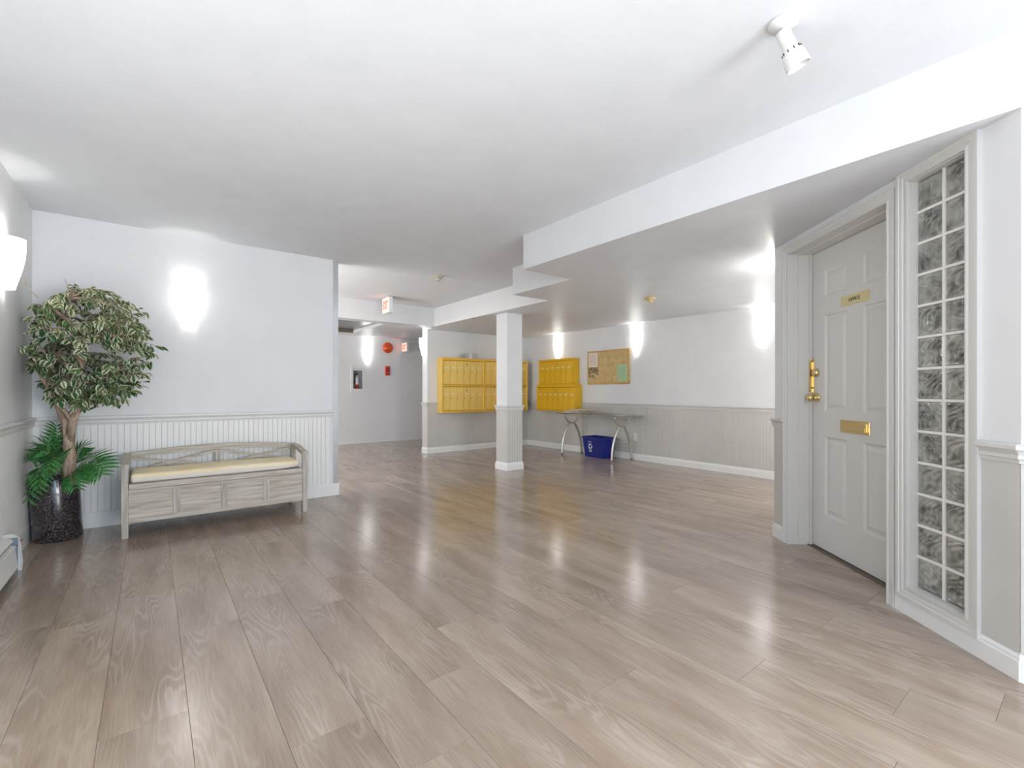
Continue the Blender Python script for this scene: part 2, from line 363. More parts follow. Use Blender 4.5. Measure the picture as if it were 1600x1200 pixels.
# ceilings
struct('ceiling', MB().box(-.85, 6.13, -2.75, 7.03, HC, HC+.08), CEIL, 'pale main ceiling')
low = [(2.556, -2.75), (6.13, -2.75), (6.13, 7.2), (3.75, 7.2), (3.75, 7.03), (-.85, 7.03), (-.85, 6.80), (3.67, 6.80), (3.67, 4.03), (3.14, 4.03), (3.14, 3.13), (2.556, 3.13)]
lw = MB().prism(low, LC, HC)
o = struct('ceiling', lw, [CEILG, WHITE], 'stepped lowered ceiling and bulkhead')
for p in o.data.polygons:
    if abs(p.normal.z) < .5: p.material_index = 1
o['label'] = 'stepped lowered ceiling and bulkhead'
HCZ = 2.2
struct('ceiling', MB().box(3.10, 6.13, 7.03, 9.62, HCZ, HCZ+.05).box(-.85, 3.10, 9.02, 9.62, HCZ, HCZ+.05), CEILG, 'hallway ceiling with an open panel')
struct('ceiling', MB().box(-.85, 3.10, 7.03, 9.02, 2.25, 2.28), HOLEM, 'dark glossy surface above the open hallway ceiling panel')
struct('trim_1', MB().box(-.85, 3.09, 9.005, 9.02, HCZ+.002, 2.25), HOLEB, 'brown edge of the ceiling opening')
struct('ceiling', MB().box(-.85, 6.13, 7.03, 9.62, 2.5, 2.55), CEIL, 'slab over hallway')

# wainscot boards, rails, baseboards
RAILP = [(0, .808), (.010, .808), (.013, .822), (.019, .826), (.019, .838), (.014, .843), (.024, .856), (.031, .861), (.031, .874), (.026, .880), (0, .880)]
BASEP = [(0, 0), (.015, 0), (.015, .072), (.011, .078), (.011, .086), (.006, .096), (.004, .105), (0, .105)]
FLATP = [(0, 0), (.013, 0), (.013, .117), (.011, .12), (0, .12)]
# bench wall: individual boards
bd = MB(); bw = .0405; g = .0007; t = .007
bd.add([(g, 0, .12), (bw-g, 0, .12), (bw-g, 0, .808), (g, 0, .808), (g, -.004, .12), (g+.0016, -t, .12), (bw-g-.0016, -t, .12), (bw-g, -.004, .12),
        (g, -.004, .808), (g+.0016, -t, .808), (bw-g-.0016, -t, .808), (bw-g, -.004, .808)],
       [(0, 4, 8, 3), (4, 5, 9, 8), (5, 6, 10, 9), (6, 7, 11, 10), (7, 1, 2, 11)])
bme = bd.mesh('board', WAINL)
x = -.699
while x+bw < 1.486:
    o = obj('board', bme, None, wbl); o.location = (x, 4.93, 0); x += bw
def grooved(path, z0, z1, pitch=.0405, g=.001, t=.005):
    m = MB()
    for (p, q) in zip(path[:-1], path[1:]):
        p = Vector(p); q = Vector(q); L = (q-p).length; d = (q-p)/L; n = Vector((-d.y, d.x)); k = max(1, round(L/pitch)); w = L/k
        for i in range(k):
            a, b = i*w+g/2, (i+1)*w-g/2; e = .0012
            pts = [(a, 0), (a, t-.0015), (a+e, t), (b-e, t), (b, t-.0015), (b, 0)]
            vs = [(p.x+d.x*u+n.x*h, p.y+d.y*u+n.y*h, z) for z in (z0, z1) for u, h in pts]
            m.add(vs, [(j, j+1, j+7, j+6) for j in range(5)])
    return m
obj('wainscot', grooved([(-.70, 4.92), (-.70, -2.6)][::-1][::-1], .12, .808), WAINL, wl)
obj('wainscot', grooved([(5.98, 7.19), (3.75, 7.2)], .10, .808), GREIGE, wb)
obj('wainscot', grooved([(3.75, 7.2), (3.75, 7.385)][::1], .10, .808).box(3.7495, 3.7498, 7.2, 7.385, .1, .81), GREIGE, wb)
obj('wainscot', grooved([(5.98, 1.54), (5.98, 7.19)], .10, .808), GREIGE, wrb)
obj('wainscot', MB().sweep([(0, .1), (.006, .1), (.006, .81), (0, .81)], [ow(0, 0), (2.556, -2.6)][::-1]), GREIGE, wr)
# paths run so that the room is on the left-hand side of travel
def L(path): return path
struct('trim_2', MB().sweep(RAILP, [(1.487, 4.93), (-.70, 4.93), (-.70, -2.6)]), RAILL, 'chair rail of bench corner')
struct('baseboard_left', MB().sweep(FLATP, [(1.532, 5.05), (1.532, 4.93), (-.70, 4.93), (-.70, 4.03)]), BASEW)
struct('trim_3', MB().sweep(RAILP, [(5.98, 1.54), (5.98, 7.2), (3.75, 7.2), (3.75, 7.385)]), TRIMG, 'chair rail of mailbox corner')
struct('baseboard_right', MB().sweep(BASEP, [(5.98, 1.54), (5.98, 7.2), (3.75, 7.2), (3.75, 7.385)]), BASEW)
struct('baseboard_hall', MB().box(-.7, 5.98, 9.442, 9.45, 0, .03), BASEW)
struct('baseboard_office', MB().sweep(BASEP, [ow(-.4, 0) if False else (2.556, -2.6), ow(0, 0), ow(.155, 0)]).sweep([(0, 0), (.015, 0), (.015, .070), (.012, .074), (0, .074)], [ow(.155, 0), ow(.578, 0)]).sweep(BASEP, [ow(1.594, 0), ow(1.735, 0), (E1[0]+.4, E1[1])]), BASEW)
struct('trim_4', MB().sweep(RAILP, [(2.556, -2.6), ow(0, 0), ow(.150, 0)]).sweep(RAILP, [ow(1.592, 0), ow(1.735, 0), (5.98, E1[1])]), TRIMG, 'chair rail beside office door')
# corner guard on the end of the bench wall
struct('trim_5', MB().box(1.486, 1.537, 4.9235, 4.93, .12, HC-.004).box(1.53, 1.537, 4.93, 5.05, .12, HC-.004), GUARD, 'shiny metal corner guard on the wall end')

# column
cx0, cx1, cy0, cy1 = 3.792, 4.055, 4.992, 5.232
colm = struct('column', MB().box(cx0, cx1, cy0, cy1, 0, LC), WHITE, 'square white column with chair rail')
cpath = [(cx0, cy0), (cx0, cy1), (cx1, cy1), (cx1, cy0)]
obj('wainscot', grooved(cpath+[cpath[0]], .10, .81, .044, .0016, .004), GREIGE, colm)
obj('chair_rail', MB().sweep([(o_*.75, z) for o_, z in RAILP], cpath, closed=True), TRIMG, colm)
obj('baseboard', MB().sweep(BASEP, cpath, closed=True), BASEW, colm)

# ------------------------------------------------------------------ office wall (local frame: x along wall from the near corner, y towards the room)
DT0, DT1, DZ = .633, 1.538, 2.037
WT0, WT1, WZ0, WZ1 = .207, .507, .135, 2.085
TH = -.20
wo = struct('wall_office', MB().box(0, WT0, TH, 0, 0, LC).box(WT0, WT1, TH, 0, 0, WZ0).box(WT0, WT1, TH, 0, WZ1, LC).box(WT1, DT0-.02, TH, 0, 0, LC)
            .box(DT0-.02, DT1+.02, TH, 0, DZ+.012, LC).box(DT1+.02, 1.735, TH, 0, 0, LC), WHITE)
wo.matrix_world = OM
def oobj(name, mb, m, parent, label=None): return obj(name, mb, m, parent, label)
obj('wainscot', MB().box(.002, .152, 0, .006, .1, .81).box(1.59, 1.733, 0, .006, .1, .81), GREIGE, wo)
# door_1: frame, leaf and fittings
d1 = thing('door_1', 'greige six-panel office door', 'door', E0, OD); del d1['category']; d1['kind'] = 'structure'
def case_prof(u0, u1): return [(u0, 0), (u0, .012), (u0+.006, .020), (u0+.014, .020), (u1-.012, .017), (u1-.004, .014), (u1, 0)]
def casing(x0, x1, z0, z1, w, legs_only=False, bottom=True, ext=0):
    # moulded frame round an opening; profile across the width
    prof = [(0, 0), (0, .017), (.007, .017), (.012, .012), (.022, .012), (.026, .018), (.040, .018), (.044, .022), (w, .022), (w, 0)]
    m = MB(); P = [(x0, z0), (x0, z1), (x1, z1), (x1, z0)]
    D = [(-1, -1), (-1, 1), (1, 1), (1, -1)]
    n = len(prof); vs = []
    for (px, pz), (dx, dz) in zip(P, D):
        for u, h in prof:
            vs.append((px+dx*u, h, pz+(dz*u if (bottom or dz > 0) else -ext)))
    fs = []
    segs = [(0, 1), (1, 2), (2, 3)]+([(3, 0)] if bottom else [])
    for a, b in segs:
        for q in range(n-1): fs.append((a*n+q, a*n+q+1, b*n+q+1, b*n+q))
    return m.add(vs, fs)
obj('door_casing', MB().add(*[c for c in (lambda m: (m.v, m.f))(casing(DT0, DT1, 0, DZ, .0505, bottom=False))]), DOORM, d1)
obj('door_jamb', MB().box(DT1+.005, DT1+.02, -.06, .004, 0, DZ+.012).box(DT1, DT1+.02, -.19, -.06, 0, DZ).box(DT0-.02, DT0-.005, -.06, .004, 0, DZ+.012).box(DT0-.02, DT0, -.19, -.06, 0, DZ)
    .box(DT0-.02, DT1+.02, -.06, .004, DZ+.002, DZ+.012).box(DT0-.02, DT1+.02, -.19, -.06, DZ-.006, DZ+.012).box(DT1-.012, DT1, -.147, -.13, 0, DZ) , DOORM, d1)
obj('threshold', MB().box(DT0, DT1, -.19, -.12, -.001, .006), SUB, d1)
DY = -.15
leaf = MB(); LX0, LX1, LZ0, LZ1 = DT0+.003, DT1-.004, .014, DZ-.009
pxs = [(.815, 1.034), (1.173, 1.392)]; pzs = [(.245, .772), (.944, 1.586), (1.712, 1.892)]
xs = [LX0, .815, 1.034, 1.173, 1.392, LX1]; zs = [LZ0, .245, .772, .944, 1.586, 1.712, 1.892, LZ1]
for i in range(5):
    for j in range(7):
        a, b, c, d_ = xs[i], xs[i+1], zs[j], zs[j+1]
        if i in (1, 3) and j in (1, 3, 5):
            rings = [(0, 0), (.010, -.009), (.022, -.009), (.046, -.002)]
            vs = []
            for ins, dep in rings: vs += [(a+ins, DY+dep, c+ins), (b-ins, DY+dep, c+ins), (b-ins, DY+dep, d_-ins), (a+ins, DY+dep, d_-ins)]
            fs = [(4*r+q, 4*r+(q+1) % 4, 4*r+4+(q+1) % 4, 4*r+4+q) for r in range(3) for q in range(4)]+[(12, 13, 14, 15)]
            leaf.add(vs, fs)
        else: leaf.add([(a, DY, c), (b, DY, c), (b, DY, d_), (a, DY, d_)], [(0, 1, 2, 3)])
leaf.add([(LX0, DY, LZ0), (LX1, DY, LZ0), (LX1, DY, LZ1), (LX0, DY, LZ1), (LX0, DY-.035, LZ0), (LX1, DY-.035, LZ0), (LX1, DY-.035, LZ1), (LX0, DY-.035, LZ1)],
         [(0, 1, 5, 4), (1, 2, 6, 5), (2, 3, 7, 6), (3, 0, 4, 7), (4, 5, 6, 7)])
lf = obj('door_leaf', leaf, DOORM, d1)
RX = Matrix.Rotation(-PI/2, 4, 'X')    # lathe axis (z) -> +y
def knob_at(mb, x, z, prof, seg=20): mb.lathe(prof, seg, M=Matrix.Translation((x, DY, z)) @ RX, caps=True); return mb
obj('door_knob', knob_at(MB(), 1.478, 1.032, [(.033, 0), (.033, .004), (.027, .009), (.012, .012), (.011, .03), (.018, .036), (.027, .044), (.028, .056), (.022, .064), (.008, .067)]), BRASS, lf, 'polished brass knob')
obj('deadbolt', knob_at(MB(), 1.480, 1.204, [(.031, 0), (.031, .006), (.026, .020), (.022, .024), (.006, .025)]), BRASS, lf, 'round brass deadbolt')
sg = MB().bbox(1.505, 1.534, DY, DY+.004, 1.015, 1.305, .001).box(1.520, 1.534, DY+.004, DY+.022, 1.07, 1.29)
for z in (1.285, 1.10): sg.lathe([(.005, 0), (.005, .003), (.001, .004)], 8, 1, M=Matrix.Translation((1.512, DY+.004, z)) @ RX)
obj('latch_guard', sg, [BRASS, LOCK], lf, 'tall narrow brass latch guard')
ms_ = MB().bbox(.974, 1.229, DY, DY+.006, .818, .896, .002).bbox(.990, 1.213, DY+.006, DY+.012, .832, .882, .002).box(.996, 1.207, DY+.006, DY+.016, .878, .884).bbox(.99, 1.0, DY+.01, DY+.022, .834, .862, .001)
obj('mail_slot', ms_, BRASS, lf, 'brass letter slot')
npl = obj('name_plate', MB().bbox(.979, 1.229, DY, DY+.004, 1.610, 1.672, .001), BRASSP, lf, 'brass plate reading OFFICE')
# viewer's right is towards smaller x here
text_mesh('OFFICE', .031, facing((-1, 0, 0), (0, 0, 1), (1.104, DY+.0045, 1.640)), INK, 'lettering', npl if False else lf)
# window_1: glass-block panel
w1 = thing('window_1', 'tall narrow glass-block window', 'window', E0, OD); del w1['category']; w1['kind'] = 'structure'
cm = casing(WT0, WT1, WZ0, WZ1, .060); obj('window_casing', cm, TRIMG, w1)
obj('window_jamb', MB().box(WT0, WT0+.004, -.13, .003, WZ0, WZ1).box(WT1-.004, WT1, -.13, .003, WZ0, WZ1).box(WT0, WT1, -.13, .003, WZ0, WZ0+.004).box(WT0, WT1, -.13, .003, WZ1-.004, WZ1), TRIMG, w1)
NB = 13; bh = (WZ1-WZ0-.008)/NB; bx = [(WT1-.004-.137, WT1-.004), (WT0+.004, WT1-.004-.137-.012)]
mo = MB(); mo.box(bx[0][0]-.012, bx[0][0], -.105, -.030, WZ0+.004, WZ1-.004)
for i in range(1, NB):
    z = WZ0+.004+i*bh; mo.box(WT0+.004, WT1-.004, -.105, -.031, z-.006, z+.006)
obj('mortar', mo, MORTAR, w1)
def block_mesh(w, h, seed):
    r = random.Random(seed); m = MB(); N = 28
    cx_, cz_ = r.uniform(.3, .7)*w, r.uniform(.3, .7)*h; ph = r.uniform(0, 6); ang = r.uniform(.5, 1.1)*(1 if seed % 3 else -1)
    vs = []
    def hgt(u, v):
        e = min(u, w-u, v, h-v)
        if e < .006: return -.004+e/.006*.004
        if e < .012: return -.003
        du, dv = u-cx_, v-cz_; rr = math.hypot(du, dv); th = math.atan2(dv, du)
        s1 = math.sin((du*math.cos(ang)+dv*math.sin(ang)+.012*math.sin(dv*55+ph))*230+2.2*math.sin(th+ph))
        s2 = math.sin(rr*160+th*2+ph)
        return -.001+.0036*s1+.0026*s2
    for j in range(N+1):
        for i in range(N+1):
            u, v = w*i/N, h*j/N; vs.append((u, hgt(u, v), v))
    fs = [(j*(N+1)+i, j*(N+1)+i+1, (j+1)*(N+1)+i+1, (j+1)*(N+1)+i) for j in range(N) for i in range(N)]
    m.add(vs, fs, 0, True)
    m.box(0, w, -.07, -.068, 0, h); m.box(0, .002, -.068, -.004, 0, h); m.box(w-.002, w, -.068, -.004, 0, h); return m.mesh('glass_block', GBLK)
bms = [[block_mesh(b[1]-b[0], bh-.012, 10*c+k) for k in range(5)] for c, b in enumerate(bx)]
for i in range(NB):
    for c in (0, 1):
        o = obj('glass_block', bms[c][(i*2+c) % 5], None, w1); o.location = (bx[c][0], -.033, WZ0+.004+i*bh+.006)

# ------------------------------------------------------------------ wall sconces
def sconce_proto():
    th = thing('wall_sconce', '', 'sconce', group=None)
    prof_o = []; H0, H1 = 0, .305
    for k in range(13):
        u = k/12; r = .046+.040*math.sin(min(1, u/.85)*PI/2)**1.1 if u < .85 else .086; prof_o.append((r, u*H1))
    t_ = .004
    sh = MB(); sh.lathe(prof_o, 20, a0=-PI/2, a1=PI/2); sh.lathe([(r-t_, z) for r, z in prof_o], 20, a0=-PI/2, a1=PI/2)
    n = 21; 
    for zz, ri in ((0, 0), (H1, 12)):
        r = prof_o[ri][0]; vs = [(rr*math.cos(-PI/2+PI*k/20), rr*math.sin(-PI/2+PI*k/20), zz) for rr in (r, r-t_) for k in range(21)]
        sh.add(vs, [(k, k+1, 21+k+1, 21+k) for k in range(20)])
    s = obj('shade', sh, SHADE, th); s.scale = (1.15, 1, 1)
    obj('back_plate', MB().bbox(.0005, .008, -.03, .03, .10, .22, .001).tube([(.008, 0, .13), (.045, 0, .13)], .006), WPL, th)
    obj('bulb', MB().lathe([(.001, .02), (.012, .025), (.014, .04), (.016, .07), (.012, .085), (.001, .09)], 10, M=Matrix.Translation((.048, 0, 0))), SHADE, th)
    return th
SP = sconce_proto()
SZ = 1.685
sc = [((-.70, 4.055, SZ+.005), 0, 'large frosted white wall sconce nearest camera, cut by the left edge', 1),
      ((.259, 4.93, SZ), -PI/2, 'lit white wall sconce above the wooden bench, right of the tree', 1),
      ((3.549, 9.45, SZ), -PI/2, 'lit white hallway sconce above and right of the extinguisher cabinet', 1),
      ((3.75, 7.292, SZ), PI, 'lit white sconce on narrow end of the mailbox wall, facing the hallway', 1),
      ((5.98, 6.30, SZ), PI, 'lit white sconce above the stepped yellow mailboxes, left of corkboard', 1),
      ((5.98, 4.537, SZ), PI, 'lit white sconce just right of the corkboard', 1),
      ((5.98, 2.645, SZ), PI, 'lit white sconce at right end of back wall, beside the office corner', 1)]
for i, (loc, rz, lab, k) in enumerate(sc):
    s = SP if i == 0 else copy_tree(SP)
    s.location = loc; s.rotation_euler = (0, 0, rz); s['label'] = lab; s['group'] = 'wall sconces'
    v = Matrix.Rotation(rz, 3, 'Z') @ Vector((.05, 0, 0))
    point_light('lamp_light', (loc[0]+v.x, loc[1]+v.y, loc[2]+.13), LAMP_W*k, r=.02)

# ------------------------------------------------------------------ storage bench
b = thing('storage_bench', 'whitewashed wooden storage bench with low X-pattern back, under sconce', 'bench', (.4665, 4.40, 0))
BW = .6385; D = .47                                    # half width, depth
for sx in (-1, 1):
    x0 = sx*BW if sx < 0 else BW-.041
    obj('leg', MB().bbox(x0, x0+.041, 0, .048, 0, .540, .002), WOODV, b)
    obj('leg', MB().bbox(x0, x0+.041, D-.045, D, 0, .578, .002), WOODV, b)
    arm = MB(); pr = []
    for k in range(13):
        u = k/12; y = .005+u*(D-.02); z = .540+.030*(1-math.cos(PI*min(1, u*1.25)))/2+(.006*math.sin(u*PI)); pr.append((y, z))
    vs = [(x0-.003+dx, y, z+dz) for y, z in pr for dx, dz in ((0, -.03), (.047, -.03), (.047, 0), (0, 0))]
    arm.add(vs, [(4*k+q, 4*k+(q+1) % 4, 4*k+4+(q+1) % 4, 4*k+4+q) for k in range(12) for q in range(4)]+[(0, 1, 2, 3), (51, 50, 49, 48)])
    obj('arm_rest', arm, WOODW, b)
    obj('side_panel', MB().box(x0+.012, x0+.028, .04, D-.04, .11, .35), WOODW, b)
IX = BW-.041
fp = MB().bbox(-IX, IX, .006, .020, .105, .145, .001).bbox(-IX, IX, .006, .020, .328, .350, .001)
obj('front_rail', fp, WOODW, b)
st = [(.134, .183), (.448, .490), (.751, .799)]
for a, c in st: obj('stile', MB().bbox(a-.4665, c-.4665, .006, .020, .145, .328, .001), WOODV, b)
ed = [-IX]+[v-.4665 for s_ in st for v in s_]+[IX]
for k in range(0, 8, 2): obj('panel', MB().box(ed[k]+.0005, ed[k+1]-.0005, .011, .022, .145, .328), WOODW, b)
obj('bottom_board', MB().box(-IX, IX, .024, D-.04, .108, .122), WOODW, b)
obj('back_panel', MB().box(-IX, IX, D-.035, D-.02, .11, .35), WOODW, b)
obj('lid', MB().bbox(-IX+.002, IX-.002, 0, D-.046, .352, .392, .003), WOODW, b)
# arched top rail
tr = MB(); K = 24; vs = []
for k in range(K+1):
    x = -IX-.002+(2*IX+.004)*k/K; u = x/IX; zt = .578+.034*(1-u*u); zb = .538+.026*(1-u*u)
    vs += [(x, D-.040, zb), (x, D-.012, zb), (x, D-.012, zt), (x, D-.040, zt)]
tr.add(vs, [(4*k+q, 4*k+(q+1) % 4, 4*k+4+(q+1) % 4, 4*k+4+q) for k in range(K) for q in range(4)]+[(0, 1, 2, 3), (4*K+3, 4*K+2, 4*K+1, 4*K)])
obj('top_rail', tr, WOODW, b)
obj('lower_back_rail', MB().bbox(-IX, IX, D-.038, D-.014, .392, .42, .001), WOODW, b)
obj('center_post', MB().bbox(-.017, .017, D-.038, D-.014, .42, .562, .001), WOODV, b)
for s_ in (-1, 1):
    xa, xb = (.017, IX) if s_ > 0 else (-IX, -.017)
    for (za, zb, oy) in ((.425, .535 if s_ > 0 else .552, .0), (.552 if s_ > 0 else .535, .425, .006)):
        p = Vector((xa, 0, za)); q = Vector((xb, 0, zb)); dd = (q-p).normalized(); nn_ = Vector((-dd.z, 0, dd.x))*.011
        cs = [p+nn_, p-nn_, q-nn_, q+nn_]; y0, y1 = D-.034+oy, D-.024+oy
        obj('cross_brace', MB().add([(c.x, y, c.z) for y in (y0, y1) for c in cs], [(0, 1, 2, 3), (7, 6, 5, 4)]+[(q_, (q_+1) % 4, 4+(q_+1) % 4, 4+q_) for q_ in range(4)]), WOODW, b)
# cushion on the bench
cu = MB(); NX, NY = 40, 14; CW, CD, CH = 1.165, .385, .066
def cpt(th, sgn_x, i, n): pass
bm = bmesh.new(); bmesh.ops.create_cube(bm, size=1)
for v in bm.verts: v.co = Vector((v.co.x*CW, v.co.y*CD, v.co.z*CH))
bmesh.ops.bevel(bm, geom=list(bm.edges), offset=.026, segments=4, profile=.6, affect='EDGES')
bmesh.ops.subdivide_edges(bm, edges=[e for e in bm.edges if e.calc_length() > .2], cuts=8, use_grid_fill=True)
for v in bm.verts:
    u, w_ = v.co.x/CW*2, v.co.y/CD*2
    if v.co.z > 0: v.co.z += .008*(1-u**4)*(1-w_**2)+.002*math.sin(v.co.x*9+1)+.0015*math.sin(v.co.x*23)
    if v.co.z < 0 and u > .8: v.co.z += .014*((u-.8)/.2)**2
    if abs(w_) > .9: v.co.y *= 1+.012*math.sin(v.co.x*7)
me = bpy.data.meshes.new('cushion'); bm.to_mesh(me); bm.free(); me.materials.append(CUSH); me.materials.append(CUSHS)
for p in me.polygons: p.use_smooth = True; p.material_index = 1 if p.center.z < .008 else 0
o = obj('bench_cushion', me); o.location = (.462, 4.628, .392+CH/2+.001); tag(o, 'long cream-yellow seat cushion lying on the wooden bench', 'cushion')

# ------------------------------------------------------------------ mailbox cabinets
def mailbox(label, loc, rz, Wd, z0, z1, n, zt, zb, fm, dm, group, first_blank=False, master=3):
    # local: x along the wall (0..Wd), y 0 at wall, front at y=-.18 ; z relative
    t = thing('mailbox_cabinet', label, 'mailbox', loc, rz, group)
    H = z1-z0; T = zt-z0; B = zb-z0; dp = .18; s_ = .024
    c = MB().box(0, Wd, -.155, -.001, 0.0005, H-.0005)
    obj('cabinet_body', c, fm, t); obj('dark_backing', MB().box(.01, Wd-.01, -.1562, -.155, .01, H-.01), LOCK, t)  # dark sheet behind the doors makes their gaps read dark
    f = MB()
    f.add([(0, -dp, 0), (Wd, -dp, 0), (Wd, -dp, H), (0, -dp, H),
           (s_-.010, -dp, B-.014 if B > .03 else B-.006), (Wd-s_+.010, -dp, B-.014 if B > .03 else B-.006), (Wd-s_+.010, -dp, T+.014), (s_-.010, -dp, T+.014),
           (s_, -.157, B), (Wd-s_, -.157, B), (Wd-s_, -.157, T), (s_, -.157, T),
           (0, -.155, 0), (Wd, -.155, 0), (Wd, -.155, H), (0, -.155, H)],
          [(q, (q+1) % 4, 4+(q+1) % 4, 4+q) for q in range(4)]+[(4+q, 4+(q+1) % 4, 8+(q+1) % 4, 8+q) for q in range(4)]+[(12+q, 12+(q+1) % 4, (q+1) % 4, q) for q in range(4)])
    obj('front_frame', f, YELF if fm is YEL else fm, t)
    w = (Wd-2*s_)/n; 
    dme = MB().bbox(.0022, w-.0022, -.166, -.1565, B+.001, T-.001, .0015).mesh('mailbox_door', dm)
    hz = T-.115 if z0 > 1 else T-.125
    sme = MB().bbox(w*.28, w*.74, -.168, -.166, hz-.009, hz+.009, .0006).mesh('label_slip', SLIP)
    kme = MB().lathe([(.0085, 0), (.0085, .003), (.001, .004)], 10, M=Matrix.Translation((w*.14, -.166, hz-.075)) @ Matrix.Rotation(PI/2, 4, 'X')).mesh('lock', LOCK)
    mme = MB().lathe([(.010, 0), (.010, .004), (.001, .005)], 12, M=Matrix.Translation((w*.5, -.166, T-.045)) @ Matrix.Rotation(PI/2, 4, 'X')).bbox(w*.46, w*.54, -.169, -.166, T-.085, T-.06, .0006).mesh('master_lock', LOCK)
    for i in range(n):
        d = obj('mailbox_door', dme, None, t); d.location = (s_+i*w, 0, 0)
        if not (first_blank and i == 2): obj('label_slip', sme, None, d)
        obj('lock', kme, None, d)
        if i == master: obj('master_lock', mme, None, d)
    return t
GL = None
mailbox('upper left yellow mailbox cabinet, six narrow doors, left of column', (3.944, 7.2, 1.170), 0, .872, 1.170, 1.656, 6, 1.602, 1.190, YEL, YEL, 'mailbox cabinets on the back wall')
mailbox('upper yellow mailbox cabinet half hidden behind the column', (4.818, 7.2, 1.170), 0, 1.022, 1.170, 1.656, 7, 1.610, 1.190, YEL, YEL, 'mailbox cabinets on the back wall')
mailbox('lower left yellow mailbox cabinet, six doors, left of column', (3.944, 7.2, .698), 0, .872, .698, 1.169, 6, 1.143, .738, YEL, YEL, 'mailbox cabinets on the back wall', True)
mailbox('lower yellow mailbox cabinet half hidden behind the column', (4.818, 7.2, .698), 0, 1.022, .698, 1.169, 7, 1.143, .738, YEL, YEL, 'mailbox cabinets on the back wall')
# on the right-hand wall the viewer's left is the far end
mailbox('deep yellow upper mailbox cabinet under a sconce, narrower of the stepped pair', (5.98, 6.640, 1.186), -PI/2, .880, 1.186, 1.655, 6, 1.612, 1.205, YELB, YELB, 'stepped mailbox cabinets by the corkboard')
mailbox('deep yellow lower mailbox cabinet, wider of the stepped pair, beside glass table', (5.98, 6.705, .712), -PI/2, 1.015, .712, 1.185, 7, 1.135, .735, YELB, YELB, 'stepped mailbox cabinets by the corkboard')

# small holders on top of the left mailboxes
for x0, w, m_, lab, tl in ((4.425, .062, GPL, 'small grey card holder on top of mailbox cabinet, left one', .085), (4.590, .105, GPL, 'wider grey card holder on top of mailbox cabinet, right one', .088)):
    t = thing('card_holder', lab, 'holder', (x0, 7.07, 1.6565), 0)
    obj('tray', MB().box(0, w, -.02, .02, 0, .003).add([(0, -.02, .003), (w, -.02, .003), (w, -.02, .04), (0, -.02, .04), (0, -.022, .003), (w, -.022, .003), (w, -.022, .04), (0, -.022, .04)], [(0, 1, 2, 3), (7, 6, 5, 4), (0, 3, 7, 4), (1, 5, 6, 2), (3, 2, 6, 7)]).box(0, w, .012, .015, .003, tl), m_, t)
    obj('cards', MB().box(.004, w-.004, -.016, .008, .0035, tl-.012), GPL, t)
t = obj('envelope_stack', MB().bbox(4.497, 4.58, 7.05, 7.085, 1.657, 1.735, .002), WPL); tag(t, 'white envelope stack standing between two grey card holders', 'envelopes')

# ------------------------------------------------------------------ corkboard and papers
cb = thing('cork_board', 'oak-framed corkboard with paper notices on the back wall', 'corkboard', (5.98, 5.546, 1.187), -PI/2)
BWd, BH = .894, .566
obj('cork', MB().box(.012, BWd-.012, -.012, -.001, .012, BH-.012), CORK, cb)
for x0, x1, z0, z1 in ((0, BWd, 0, .022), (0, BWd, BH-.022, BH), (0, .020, .022, BH-.022), (BWd-.020, BWd, .022, BH-.022)):
    obj('frame_rail', MB().bbox(x0, x1, -.022, -.0008, z0, z1, .003), OAK, cb)
def paper(name, label, y, z, w, h, m_, extra=None, tilt=0):
    t = thing(name, label, 'paper', (5.9675, y, z), -PI/2)
    vs = []; N = 6
    for j in range(N+1):
        for i in range(N+1):
            u, v = i/N, j/N; vs.append((u*w+tilt*v, -.0012-.0016*math.sin(u*3+v*2)**2, v*h))
    n = len(vs); vs += [(a, b_+.0006, c) for a, b_, c in vs]
    fs = [(j*(N+1)+i, j*(N+1)+i+1, (j+1)*(N+1)+i+1, (j+1)*(N+1)+i) for j in range(N) for i in range(N)]
    fs += [tuple(q+n for q in f[::-1]) for f in fs]
    obj('sheet', MB().add(vs, fs), m_, t)
    if extra: extra(t)
    return t
def lines(t, w, h, n, m_, x0=.02):
    m = MB(); r = random.Random(n)
    for i in range(n):
        z = h-.05-i*(h-.07)/n; m.box(x0, w-x0-r.uniform(0, .05), -.0036, -.0032, z, z+.0032)
    obj('print', m, m_, t)
PGREY = mat('print_grey', (.5, .42, .36), .7); PGR = mat('print_green', (.25, .42, .24), .7)
paper('typed_notice', 'cream typed notice pinned top left on the corkboard', 5.529, 1.483, .212, .243, PAPER, lambda t: lines(t, .212, .243, 13, PGREY))
paper('green_flyer', 'pale green flyer at bottom right of the corkboard', 4.901, 1.233, .202, .268, PGREEN, lambda t: lines(t, .202, .268, 11, PGR))
def blobs(t):
    m = MB(); r = random.Random(4)
    for (u, v, s_) in ((.02, .0, .06), (.09, -.03, .05), (.15, .02, .06), (.20, -.005, .05), (.05, .07, .05), (.16, .07, .05), (.11, .04, .05), (.03, -.045, .045), (.12, -.06, .04), (.20, .045, .045)):
        m.prism([(u+s_/2*math.cos(a)*r.uniform(.7, 1.1), v+s_/2*math.sin(a)*r.uniform(.7, 1.1)) for a in [k*PI/4 for k in range(8)]], .0015, .0025, M=Matrix.Rotation(PI/2, 4, 'X'))
    obj('cutouts', m, PHOTO, t)
t = thing('photo_collage', 'dark cut-out photo collage under the cream notice on corkboard', 'picture', (5.966, 5.515, 1.365), -PI/2)
obj('collage_sheet', MB().box(-.008, .20, -.0018, -.0008, .02, .112), PHOTO, t); blobs(t)

